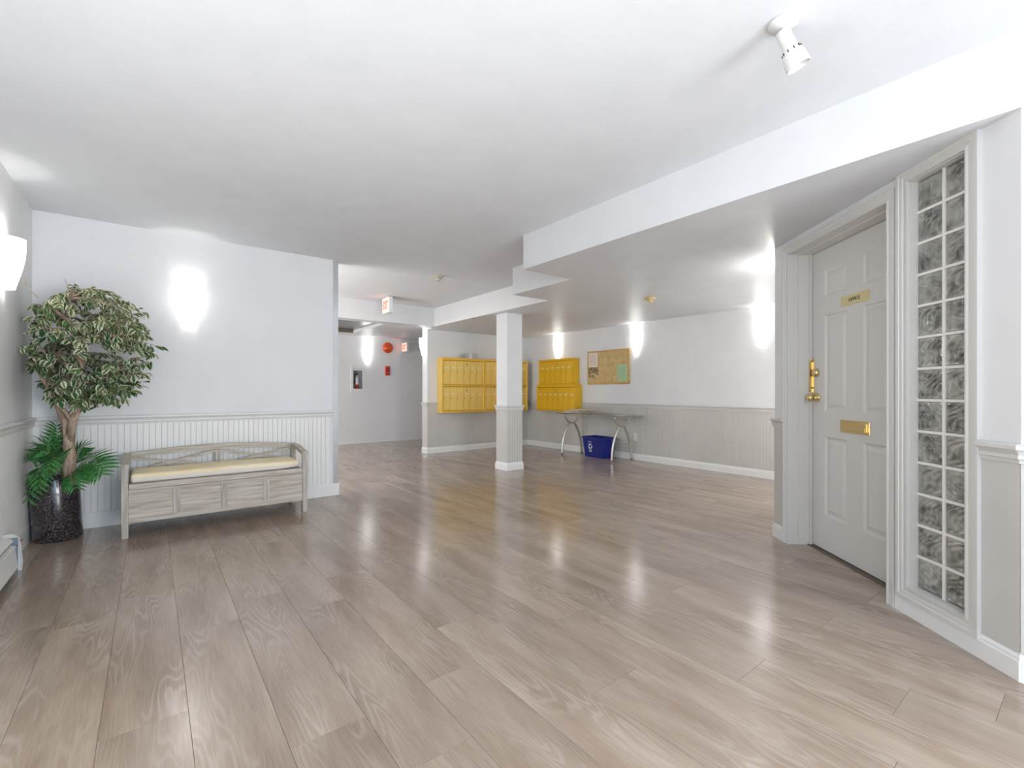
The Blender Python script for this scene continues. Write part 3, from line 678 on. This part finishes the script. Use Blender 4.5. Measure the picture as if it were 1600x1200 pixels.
# ------------------------------------------------------------------ glass console table
tb = thing('console_table', 'glass-topped console table with curved brushed-steel legs', 'table', (5.70, 5.10, 0))
gx0, gx1, gy0, gy1, gz = -.27, .255, -.74, .70, .696
pts = []
for cxx, cyy, a0 in ((gx1-.05, gy1-.05, 0), (gx0+.05, gy1-.05, PI/2), (gx0+.05, gy0+.05, PI), (gx1-.05, gy0+.05, 3*PI/2)):
    for k in range(5): a = a0+k*PI/8; pts.append((cxx+.05*math.cos(a), cyy+.05*math.sin(a)))
obj('glass_top', MB().prism(pts, gz, gz+.010), GLASST, tb)
obj('top_rim', MB().tube([(x, y, gz-.004) for x, y in pts+[pts[0]]], .0035, 6, caps=False), STEEL, tb)
def arc(p0, p1, bulge, n=12):
    p0, p1 = Vector(p0), Vector(p1); out = []
    for k in range(n+1):
        u = k/n; q = p0.lerp(p1, u); q.x += bulge*math.sin(u*PI); out.append(q[:])
    return out
for yy in (.565, -.505):
    def q3(a, b_, c, n=16): return [((1-u)**2*a[0]+2*u*(1-u)*b_[0]+u*u*c[0], yy, (1-u)**2*a[1]+2*u*(1-u)*b_[1]+u*u*c[1]) for u in [k/n for k in range(n+1)]]
    obj('leg', MB().tube(q3((-.235, 0), (-.225, .37), (-.045, .545)), .0165, 10), STEEL, tb)
    obj('leg', MB().tube(q3((.235, 0), (.225, .37), (.045, .545)), .0165, 10), STEEL, tb)
    yk = []
    for k in range(25):
        u = -1+2*k/24; x = .175*u*(1 if abs(u) < .6 else 1+.10*(abs(u)-.6)); z = .532+.152*(abs(u)**2.6); yk.append((x, yy, z))
    obj('yoke', MB().tube(yk, .0135, 10).box(-.20, -.15, yy-.012, yy+.012, .686, .692).box(.15, .20, yy-.012, yy+.012, .686, .692), STEEL, tb)
obj('stretcher', MB().tube([(.19, -.505, .27), (.19, .565, .27)], .006, 8), STEEL, tb)
# newspapers
npos = [(5.62, 5.46, .0, 0.05), (5.60, 5.44, .014, -.12), (5.63, 5.40, .027, .10), (5.61, 5.31, .039, -.05)]
nl = ['folded newspaper at the bottom of the pile on glass table', 'folded newspaper second from bottom of the pile on glass table', 'folded newspaper second from top of the pile on glass table', 'folded newspaper lying on top of the pile on glass table']
def news_mesh(seed):
    r = random.Random(seed); m = MB(); N = 14; prof = []
    w, L_ = .27, .36
    for k in range(N+1): a = -PI/2+PI*k/N; prof.append((-w/2+.006-.006*math.cos(a), .006+.006*math.sin(a)))
    vs = []
    for j in range(9):
        y = -L_/2+L_*j/8; hz = .0018*math.sin(j*1.1+seed)
        for x, z in prof+[(w/2-.003*math.sin(j*2), .0125), (w/2+.002*math.sin(j), .0)]: vs.append((x, y, max(0, z+(hz*0 if z < .007 else hz))))
    n = N+3
    m.add(vs, [(j*n+k, j*n+(k+1) % n, (j+1)*n+(k+1) % n, (j+1)*n+k) for j in range(8) for k in range(n)]+[list(range(n-1, -1, -1)), [8*n+k for k in range(n)]])
    return m
for i, (x, y, z, rz) in enumerate(npos):
    o = obj('newspaper', news_mesh(i), NEWS); o.location = (x, y, .7065+z*1.42); o.scale = (1, 1, 1.38); o.rotation_euler = (0, 0, PI/2*0+rz); tag(o, nl[i], 'newspaper', 'newspapers on the glass table')
# recycling box
rb = thing('recycling_box', 'blue plastic recycling box on the floor under the glass table', 'recycling box', (5.79, 5.135, 0), math.radians(-4))
def rr(hx, hy, r, z, n=4):
    out = []
    for cxx, cyy, a0 in ((hx-r, hy-r, 0), (-hx+r, hy-r, PI/2), (-hx+r, -hy+r, PI), (hx-r, -hy+r, 3*PI/2)):
        for k in range(n+1): a = a0+k*PI/2/n; out.append((cxx+r*math.cos(a), cyy+r*math.sin(a), z))
    return out
def loft(m, rings, mi=0, close_first=False, close_last=False):
    n = len(rings[0]); vs = [p for r_ in rings for p in r_]
    fs = [(j*n+k, j*n+(k+1) % n, (j+1)*n+(k+1) % n, (j+1)*n+k) for j in range(len(rings)-1) for k in range(n)]
    if close_first: fs.append(list(range(n-1, -1, -1)))
    if close_last: fs.append([(len(rings)-1)*n+k for k in range(n)])
    return m.add(vs, fs, mi)
body = loft(MB(), [rr(.125, .205, .02, 0), rr(.150, .240, .025, .32), rr(.147, .237, .024, .32), rr(.122, .202, .019, .008)], 0, True, True)
obj('box_body', body, BLUE, rb)
obj('rim', loft(MB(), [rr(.150, .240, .025, .30), rr(.162, .252, .028, .303), rr(.162, .252, .028, .325), rr(.150, .240, .025, .328), rr(.146, .236, .024, .322)]), BLUE, rb)
for s_ in (-1, 1): obj('handle', MB().bbox(-.05, .05, s_*.262-.014, s_*.262+.014, .285, .318, .004), BLUE, rb)
MK = facing((0, -1, 0), (-.078, 0, 1), (-.1405, .055, .175))
sy = MB()
for k in range(3):
    a = k*2*PI/3+PI/2; R_ = Matrix.Rotation(a, 4, 'Z')
    sy.prism([(.018, -.030), (.046, -.018), (.040, .014), (.050, .018), (.030, .034), (.014, .016), (.024, .012), (.030, -.008), (.012, -.016)], 0, .0008, M=MK @ Matrix.Translation((0, .0, 0)) @ R_)
obj('recycling_symbol', sy, WPL, rb)
ln = MB()
for i, (w_, y_) in enumerate(((.075, .075), (.070, -.062), (.075, -.075), (.06, -.088))):
    for q in range(6): 
        if (q+i) % 4 != 3: ln.box(-w_/2+q*w_/6, -w_/2+(q+.8)*w_/6, y_-.0045, y_+.0045, 0, .0008, M=MK)
obj('print', ln, WPL, rb)
# outlet
ou = thing('wall_outlet', 'white double outlet low on the wall behind right table leg', 'outlet', (5.973, 4.545, .36), -PI/2)
obj('cover_plate', MB().bbox(-.036, .036, -.006, -.0002, -.062, .062, .002), WPL, ou)
for z in (.026, -.026): obj('receptacle', MB().bbox(-.017, .017, -.008, -.006, z-.017, z+.017, .001).box(-.008, -.005, -.0084, -.008, z-.006, z+.006).box(.005, .008, -.0084, -.008, z-.006, z+.006), WPL, ou)

# ------------------------------------------------------------------ hallway fittings
fc = thing('extinguisher_cabinet', 'white recessed fire extinguisher cabinet with glass front in hallway wall', 'cabinet', (3.338, 9.45, 1.054))
m = MB()
m.box(-.141, .141, -.018, -.0005, 0, .062).box(-.141, .141, -.018, -.0005, .489, .550).box(-.141, -.096, -.018, -.0005, .062, .489).box(.096, .141, -.018, -.0005, .062, .489)
obj('frame', m, WPL, fc)
m = MB().box(-.096, .1065, .1085, .1095, .068, .489).box(-.092, -.090, 0, .108, .068, .489).box(.1045, .1065, 0, .108, .068, .489).box(-.092, .1065, 0, .108, .067, .069)
obj('inner_box', m, GPL, fc)
obj('header', MB().box(-.09, .10, -.006, .004, .44, .488), WPL, fc)
obj('glass_pane', MB().box(-.095, .098, -.010, -.008, .062, .44), mat('cabinet_glass', (.97, .97, .97), .02, trans=1, ior=1.2), fc)
fe = thing('fire_extinguisher', 'fire extinguisher with red base standing inside the white wall cabinet', 'extinguisher', (3.345, 9.505, 1.1235))
SILV = mat('silver_upper', (.72, .71, .68), .3, metal=.3)  # silver tone for the upper part of the cylinder
obj('cylinder', MB().lathe([(.001, 0), (.038, 0), (.041, .006), (.041, .085)], 20).lathe([(.041, .085), (.041, .10), (.041, .215), (.034, .245), (.016, .262), (.014, .275)], 20, 1), [REDP, SILV], fe)
obj('valve', MB().lathe([(.014, .275), (.016, .278), (.016, .298), (.001, .30)], 12).box(-.045, .012, -.008, .008, .300, .306).box(-.05, .005, -.007, .007, .322, .328).box(-.006, .006, -.006, .006, .298, .325), BLACK, fe)
obj('hose', MB().tube([(-.012, 0, .288), (-.045, -.01, .285), (-.056, -.012, .24), (-.054, -.012, .16), (-.050, -.01, .10)], [.006, .007, .008, .008, .010], 8), BLACK, fe)
bl = thing('alarm_bell', 'round orange-red fire alarm bell high on the hallway wall', 'alarm bell', (3.972, 9.45, 1.993))
RY = Matrix.Rotation(PI/2, 4, 'X')
obj('gong', MB().lathe([(.112, .03), (.114, .036), (.108, .055), (.085, .072), (.045, .082), (.001, .084)], 32, M=RY).lathe([(.10, .031), (.001, .031)], 32, M=RY), REDM, bl)
obj('mount', MB().lathe([(.05, .0005), (.05, .03), (.001, .03)], 20, M=RY), REDP, bl)
obj('center_disc', MB().lathe([(.024, .083), (.024, .088), (.001, .090)], 16, M=RY), TAN, bl)
ps = thing('pull_station', 'small red fire alarm pull station on the hallway wall', 'fire alarm', (3.970, 9.45, 1.503))
obj('housing', MB().bbox(-.048, .048, -.045, -.0005, -.098, .098, .005), REDP, ps)
obj('pull_handle', MB().bbox(-.030, .034, -.055, -.045, -.022, .006, .002).box(-.012, .014, -.053, -.045, .02, .05), mat('dark_red', (.25, .03, .02), .5), ps)
obj('print', MB().box(-.025, .03, -.0462, -.045, -.04, -.035).box(-.03, -.01, -.0462, -.045, .06, .07), SLIP, ps)
cv = obj('blank_cover', MB().lathe([(.055, .0005), (.055, .004), (.05, .006), (.001, .006)], 24, M=Matrix.Translation((4.43, 9.45, 1.012)) @ RY), HALLW); tag(cv, 'faint round blank cover plate on hallway wall below exit sign', 'cover plate')
def exit_sign(label, loc, sy_, sz_, sx_, hang):
    t = thing('exit_sign', label, 'exit sign', loc)
    # face normal -x; local y along the sign (0..sy_), z 0..sz_
    obj('housing', MB().bbox(.004, sx_, 0, sy_, 0, sz_, .003), WPL, t)
    obj('sign_face', MB().box(0.001, .004, .006, sy_-.006, .012, sz_-.010), EXITF, t)
    o = text_mesh('EXIT', sz_*.62, facing((0, -1, 0), (0, 0, 1), (0, sy_/2, sz_*.48)) @ Matrix.Diagonal((sy_/(sz_*1.75), 1.15, 1, 1)), EXITR, 'lettering', t, bold=.004)
    obj('mounting', MB().box(sx_*.3, sx_*.8, sy_*.35, sy_*.65, sz_, sz_+hang) if hang > 0 else MB().box(.01, sx_-.01, sy_, sy_+.012, sz_*.3, sz_*.7), WPL, t)
    obj('indicator', MB().bbox(sx_*.45, sx_*.65, -.004, 0, sz_*.5, sz_*.56, .0005), SLIP, t)
    return t
exit_sign('lit red EXIT sign hanging from the ceiling before the hallway beam', (2.655, 6.262, 2.195), .235, .222, .065, HC-2.195-.222)
exit_sign('small lit EXIT sign mounted on the hallway wall right of the bell', (4.30, 9.20, 1.920), .238, .195, .055, 0)
# heat detectors
def detector(label, loc, m_):
    t = thing('heat_detector', label, 'detector', loc)
    obj('base', MB().lathe([(.062, -.0005), (.062, -.010), (.050, -.026), (.032, -.030)], 24, caps=True), m_, t)
    obj('sensor', MB().lathe([(.032, -.030), (.030, -.052), (.020, -.060), (.001, -.062)], 18), m_, t)
    return t
detector('beige ceiling heat detector with wire channel, near the hallway', (2.672, 4.86, HC), BEIGEG)
detector('tan ceiling heat detector on the lowered ceiling above the corkboard area', (4.47, 3.20, LC), BEIGE)
rw = obj('wire_channel', MB().bbox(2.738, 2.90, 4.835, 4.850, HC-.012, HC-.0005, .001), CEIL); tag(rw, 'thin white wire channel running right from the ceiling heat detector', 'wire channel')
# spotlight
sp = thing('ceiling_spotlight', 'white ceiling spotlight head at the top edge of the photo', 'spotlight', (1.83, .735, HC))
obj('canopy', MB().lathe([(.05, -.0005), (.05, -.012), (.012, -.02)], 24, caps=True), WPL, sp)
obj('stem', MB().tube([(0, 0, -.015), (.0, 0, -.05)], .007, 10), WPL, sp)
hd = Matrix.Translation((0, 0, -.04)) @ Matrix.Rotation(math.radians(155), 4, Vector((.61, .79, 0)).normalized())
obj('lamp_head', MB().lathe([(.001, -.01), (.022, -.008), (.024, .0), (.025, .065), (.037, .085), (.040, .125), (.040, .135), (.036, .134), (.030, .10)], 32, M=hd), WPL, sp)
vm = MB()
for k in range(10):
    a = 2*PI*k/10; vm.box(.0295, .0335, -.0012, .0012, .068, .082, M=hd @ Matrix.Rotation(a, 4, 'Z') @ Matrix.Translation((0, 0, 0)))
obj('vent_slots', vm, BLACK, sp)

# ------------------------------------------------------------------ baseboard heater
ht = thing('baseboard_heater', 'white metal baseboard heater with rusty end at lower left edge', 'heater', (-.70, 4.03, 0))
prof = [(.0005, .215), (.03, .222), (.055, .216), (.072, .196), (.078, .186)]
def ext(m, pr, y0, y1, th=.002, mi=0):
    n = len(pr); vs = [(x, y, z) for y in (y0, y1) for x, z in pr]+[(x-.0, y, z-th) for y in (y0, y1) for x, z in pr]
    fs = [(k, k+1, n+k+1, n+k) for k in range(n-1)]+[(2*n+k+1, 2*n+k, 3*n+k, 3*n+k+1) for k in range(n-1)]
    fs += [(0, n, 3*n, 2*n), (n-1, 3*n-1, 4*n-1, 2*n-1)]
    return m.add(vs, fs, mi)
obj('hood', ext(MB(), [(x, z) for x, z in prof[:3]]+[(.064, .202)], -3.0, -.10), HEATW, ht)
obj('damper', ext(MB(), [(.052, .178), (.078, .170)], -3.0, -.10, .003), HEATW, ht)
fpn = MB(); fpn.add([(.072, y, .163) for y in (-3.0, -.10)]+[(.084, y, .045) for y in (-3.0, -.10)]+[(.070, y, .163) for y in (-3.0, -.10)]+[(.082, y, .045) for y in (-3.0, -.10)], [(0, 1, 3, 2), (4, 6, 7, 5), (0, 4, 5, 1), (2, 3, 7, 6), (1, 5, 7, 3), (0, 2, 6, 4)])
obj('front_panel', fpn, HEATW, ht)
obj('back_plate', MB().box(.0005, .004, -3.0, -.004, .0, .213), HEATB, ht)
obj('inner_end', MB().box(.004, .070, -.014, -.010, .0, .20), HEATB, ht)
ep = [(.0005, 0), (.086, 0), (.090, .05), (.080, .186), (.074, .200), (.055, .222), (.03, .228), (.0005, .220)]
obj('end_cap', MB().prism(ep, 0, .008, M=Matrix.Rotation(PI/2, 4, 'X')).sweep([(0, 0), (0.003, 0), (.003, .02), (0, .02)], [(p[0], p[1]) for p in ep[1:]], M=Matrix.Rotation(PI/2, 4, 'X')), HEATW, ht)
obj('rust_patch', MB().bbox(.079, .0885, -.022, .0005, .176, .186, .001).bbox(.072, .080, -.105, -.085, .164, .172, .001), RUST, ht)
obj('fin_element', MB().box(.012, .062, -3.0, -.16, .07, .13), BLACK, ht)

# ------------------------------------------------------------------ potted tree
pt = thing('potted_tree', 'artificial variegated fig tree with palm fronds in speckled black pot', 'potted tree', (-.535, 4.727, 0))
RV = Vector((.7897, -.6134, 0)); FV = Vector((.6134, .7897, 0)); T0 = Vector((-.470, 4.607, 0)); PO = Vector((-.535, 4.727, 0))
def A(a, b_, z): return T0+RV*a+FV*b_+Vector((0, 0, z))-PO      # tree frame -> local
pot = MB(); N = 48; sh = Vector((-.024, .020, 0)); rings = []
for r, z, k in ((.128, 0, 0), (.136, .008, .02), (.136, .44, .98), (.134, .448, 1), (.124, .448, 1), (.122, .40, .9)):
    rings.append([(r*math.cos(2*PI*q/N)+sh.x*k, r*math.sin(2*PI*q/N)+sh.y*k, z) for q in range(N)])
vs = [p for r_ in rings for p in r_]
pot.add(vs, [(j*N+k, j*N+(k+1) % N, (j+1)*N+(k+1) % N, (j+1)*N+k) for j in range(5) for k in range(N)]+[list(range(N-1, -1, -1)), [5*N+k for k in range(N)]], 0, True)
pobj = obj('pot', pot, POTM, pt)
obj('soil', MB().lathe([(.1215, .405), (.08, .415), (.001, .418)], 24, M=Matrix.Translation((sh.x*.9, sh.y*.9, 0))), SOIL, pt)
trunk = MB()
def tb_(pts, r0, r1): 
    n = len(pts); trunk.tube([A(*p) for p in pts], [r0+(r1-r0)*k/(n-1) for k in range(n)], 10)
tb_([(-.015, .02, .40), (-.012, .015, .50), (.004, .01, .60), (0, 0, .68), (.005, 0, .76)], .036, .033)
tb_([(.0, 0, .70), (-.02, 0, .84), (-.05, -.02, .96), (-.06, -.06, 1.12), (-.05, -.08, 1.3)], .028, .014)
tb_([(.012, 0, .72), (.05, -.02, .86), (.12, -.04, 1.0), (.16, -.06, 1.12), (.15, -.07, 1.3), (.14, -.08, 1.48)], .026, .016)
tb_([(.14, -.08, 1.46), (.11, -.10, 1.56), (.045, -.14, 1.62), (.04, -.15, 1.66), (.13, -.17, 1.705)], .016, .013)
tb_([(.05, -.02, .86), (-.02, -.10, 1.05), (-.04, -.2, 1.25)], .014, .008)
hubs = [(-.05, -.08, 1.3), (.14, -.08, 1.48), (.05, -.14, 1.60), (.16, -.06, 1.12), (-.06, -.06, 1.12), (-.04, -.2, 1.25), (.13, -.17, 1.70)]
obj('trunk', trunk, BARK, pt)
# twigs and leaves
rng = random.Random(21); tw = MB(); leaves = []
CC = Vector((-.335, 4.50, 1.40))
def inside(p): return p.x > -.675 and p.y < 4.895
tips = []
tries = 0
while len(tips) < 330 and tries < 6000:
    tries += 1
    u = Vector((rng.gauss(0, 1), rng.gauss(0, 1), rng.gauss(0, 1))).normalized(); rad = rng.uniform(.45, 1)**.5
    zs_ = .46 if u.z > 0 else .47
    p = CC+Vector((u.x*.40*rad, u.y*.40*rad, u.z*zs_*rad))
    if u.z < -.3: p.x = CC.x+(p.x-CC.x)*.92; p.y = CC.y+(p.y-CC.y)*1.22
    if not inside(p): continue
    tips.append(p)
hubw = [A(*h)+PO for h in hubs]
for p in tips:
    h = min(hubw, key=lambda q: (q-p).length+(.25 if q.z > p.z+.12 else 0)+rng.uniform(0, .08))
    mid = h.lerp(p, .55)+Vector((rng.uniform(-.03, .03), rng.uniform(-.03, .03), rng.uniform(.02, .07)))
    endp = p+Vector((0, 0, -.01))
    path = [((1-t_)**2*h+2*t_*(1-t_)*mid+t_*t_*endp) for t_ in [k/6 for k in range(7)]]
    tw.tube([q-PO for q in path], [.0045, .004, .0035, .003, .0024, .002, .0014], 5, caps=False)
    outd = (path[-1]-path[-3]).normalized()
    for k in range(8):
        s_ = 1-k*.07; i0 = min(int(s_*6), 5); base = path[i0].lerp(path[i0+1], s_*6-i0)
        side = Vector((rng.gauss(0, 1), rng.gauss(0, 1), rng.gauss(-.35, .6))).normalized()
        d = (outd*.5+side*.9+Vector((0, 0, -.35))).normalized()
        leaves.append((base, d, rng.uniform(.040, .072)))
# long bare twigs poking out
for e in ([(.068, -.28, 1.695), (.078, -.35, 1.735), (.056, -.38, 1.818)], [(.15, -.17, 1.70), (.19, -.2, 1.76), (.165, -.2, 1.84)], [(.3, -.1, 1.45), (.44, -.12, 1.46), (.55, -.12, 1.475), (.565, -.12, 1.43)], [(.2, -.15, 1.68), (.33, -.16, 1.70), (.42, -.16, 1.665), (.47, -.16, 1.66)]):
    tw.tube([A(*q) for q in e], [.004, .003, .0022, .0015][:len(e)], 5, caps=False)
obj('twigs', tw, BARK, pt, kind='stuff')
def leaf_geo():
    vs = [(0, 0, 0)]; uv = [(.5, 0)]
    rows = [(.16, .36), (.40, .54), (.68, .44), (.88, .20)]
    for v, w in rows:
        droop = -.16*v*v
        for sgn, z in ((-1, .06), (0, 0), (1, .06)): vs.append((sgn*w*.95/2*1.15, v, z*w*2+droop)); uv.append((.5+sgn*.5, v))
    vs.append((0, 1.0, -.17)); uv.append((.5, 1))
    fs = [(0, 2, 1), (0, 3, 2)]
    for r in range(3):
        o_ = 1+3*r; fs += [(o_, o_+1, o_+4, o_+3), (o_+1, o_+2, o_+5, o_+4)]
    fs += [(10, 11, 13), (11, 12, 13)]
    return vs, fs, uv
LV, LF, LUV = leaf_geo()
def leaf_mesh(name, items):
    vs, fs, uvs, tn = [], [], [], []
    for M, tone in items:
        o_ = len(vs); vs += [tuple(M @ Vector(v)) for v in LV]; fs += [[i+o_ for i in f] for f in LF]
        uvs += LUV; tn += [tone]*len(LV)
    me = bpy.data.meshes.new(name); me.from_pydata(vs, [], fs); me.materials.append(LEAFM)
    ul = me.uv_layers.new(name='UVMap'); ca = me.color_attributes.new('tone', 'FLOAT_COLOR', 'POINT')
    li = [0]*len(me.loops); me.loops.foreach_get('vertex_index', li)
    ul.data.foreach_set('uv', [c for i in li for c in uvs[i]]); ca.data.foreach_set('color', [c for t_ in tn for c in (*t_, 1)])
    me.polygons.foreach_set('use_smooth', [True]*len(me.polygons)); return me
def leaf_matrix(base, d, size):
    y = d; up = Vector((rng.gauss(0, .45), rng.gauss(0, .45), 1)); x = y.cross(up).normalized(); z = x.cross(y)
    return Matrix.Translation(base-PO) @ (Matrix((x, y, z)).transposed() @ Matrix.Scale(size, 3)).to_4x4()
lv = []
for base, d, s_ in leaves:
    tip = base+d*s_
    if not inside(tip) or not inside(base): continue
    w = 1-min(1, max(0, (tip-CC).length/.45)); upn = max(0, tip.z-1.35)
    tone = (rng.random()**.8*(.55+.45*(1-min(1, upn*2.0))), min(1, max(0, rng.gauss(.25+upn*1.2, .25))), 0)
    lv.append((leaf_matrix(base, d, s_), tone, (tip-Vector((0, 0, 1.08))).length))
lv.sort(key=lambda q: q[2])
lvar = [leaf_mesh('leaf', [(Matrix.Identity(4), ((k % 4)/4.2, (k//4)/3.2, 0))]) for k in range(12)]
for M, tone, _ in lv[:288]:
    k = min(3, int(tone[0]*4))+4*min(2, int(tone[1]*3)); o = obj('leaf', lvar[k], None, pt); o.matrix_local = M
obj('foliage', leaf_mesh('foliage', [(M, t_) for M, t_, _ in lv[288:]]), None, pt, kind='stuff')
# palm fronds round the trunk foot
fl = MB()
fl.add([(0, 0, 0), (-.085, .25, .02), (0, .25, 0), (.085, .25, .02), (-.09, .55, .0), (0, .55, -.03), (.09, .55, .0), (0, 1, -.14)],
       [(0, 2, 1), (0, 3, 2), (1, 2, 5, 4), (2, 3, 6, 5), (4, 5, 7), (5, 6, 7)], 0, True)
flm = fl.mesh('leaflet', PALM)
fr = [((-.102, 0, .446), (-.072, -.12, .584), (-.069, -.20, .540), (-.049, -.24, .302), .085),      # hangs over the left of the pot
      ((-.03, -.05, .455), (.032, -.18, .624), (.046, -.25, .604), (.068, -.28, .406), .075),
      ((-.003, -.04, .467), (.03, -.12, .66), (-.007, -.18, .742), (-.044, -.22, .599), .085),
      ((.026, -.06, .457), (.119, -.18, .637), (.142, -.26, .699), (.156, -.30, .544), .075),
      ((-.094, .04, .466), (-.137, .05, .637), (-.162, 0, .736), (-.158, -.08, .686), .085),
      ((-.095, .05, .474), (-.118, .06, .66), (-.118, .05, .755), (-.107, .02, .841), .075),
      ((-.098, .03, .468), (-.144, .02, .641), (-.147, -.06, .674), (-.163, -.14, .631), .08),
      ((.023, 0, .459), (.13, -.05, .591), (.238, -.08, .623), (.364, -.10, .523), .10),
      ((.042, -.02, .449), (.189, -.10, .554), (.27, -.12, .584), (.359, -.14, .485), .085),
      ((-.034, .06, .462), (-.043, .10, .598), (-.033, .12, .662), (.014, .12, .662), .07),
      ((.039, -.06, .457), (.138, -.14, .53), (.202, -.18, .506), (.243, -.20, .405), .065)]
for fi, (p0, p1, p2, p3, ll) in enumerate(fr):
    P_ = [A(*p_) for p_ in (p0, p1, p2, p3)]
    def bz(u): return (1-u)**3*P_[0]+3*u*(1-u)**2*P_[1]+3*u*u*(1-u)*P_[2]+u**3*P_[3]
    f_ = obj('frond', MB().tube([bz(k/10) for k in range(11)], [.0035-.00025*k for k in range(11)], 5), PSTEM, pt)
    nL = 9
    for k in range(nL):
        u = .22+.78*k/nL; c = bz(u); tg = (bz(min(1, u+.03))-bz(u-.03)).normalized()
        sd = tg.cross(Vector((0, 0, .75))-FV*.65)
        if sd.length < .15: sd = RV.copy()
        sd.normalize(); nm = sd.cross(tg).normalized()
        if nm.z < 0: nm = -nm
        for sgn in (-1, 1):
            size = ll*(.55+.9*math.sin(PI*min(1, .15+u*.8)))*1.22
            y = (sd*sgn*.75+tg*.62+Vector((0, 0, -.12))).normalized(); x = y.cross(nm).normalized(); z = x.cross(y)
            tipw = c+y*size+PO
            if tipw.x < -.69: size *= max(.2, (c.x+PO.x+.69)/max(1e-3, (c.x+PO.x-tipw.x)))
            if tipw.y > 4.915: size *= .5
            o = obj('leaflet', flm, None, f_); o.matrix_local = Matrix.Translation(c) @ (Matrix((x, y, z)).transposed() @ Matrix.Scale(size, 3)).to_4x4()
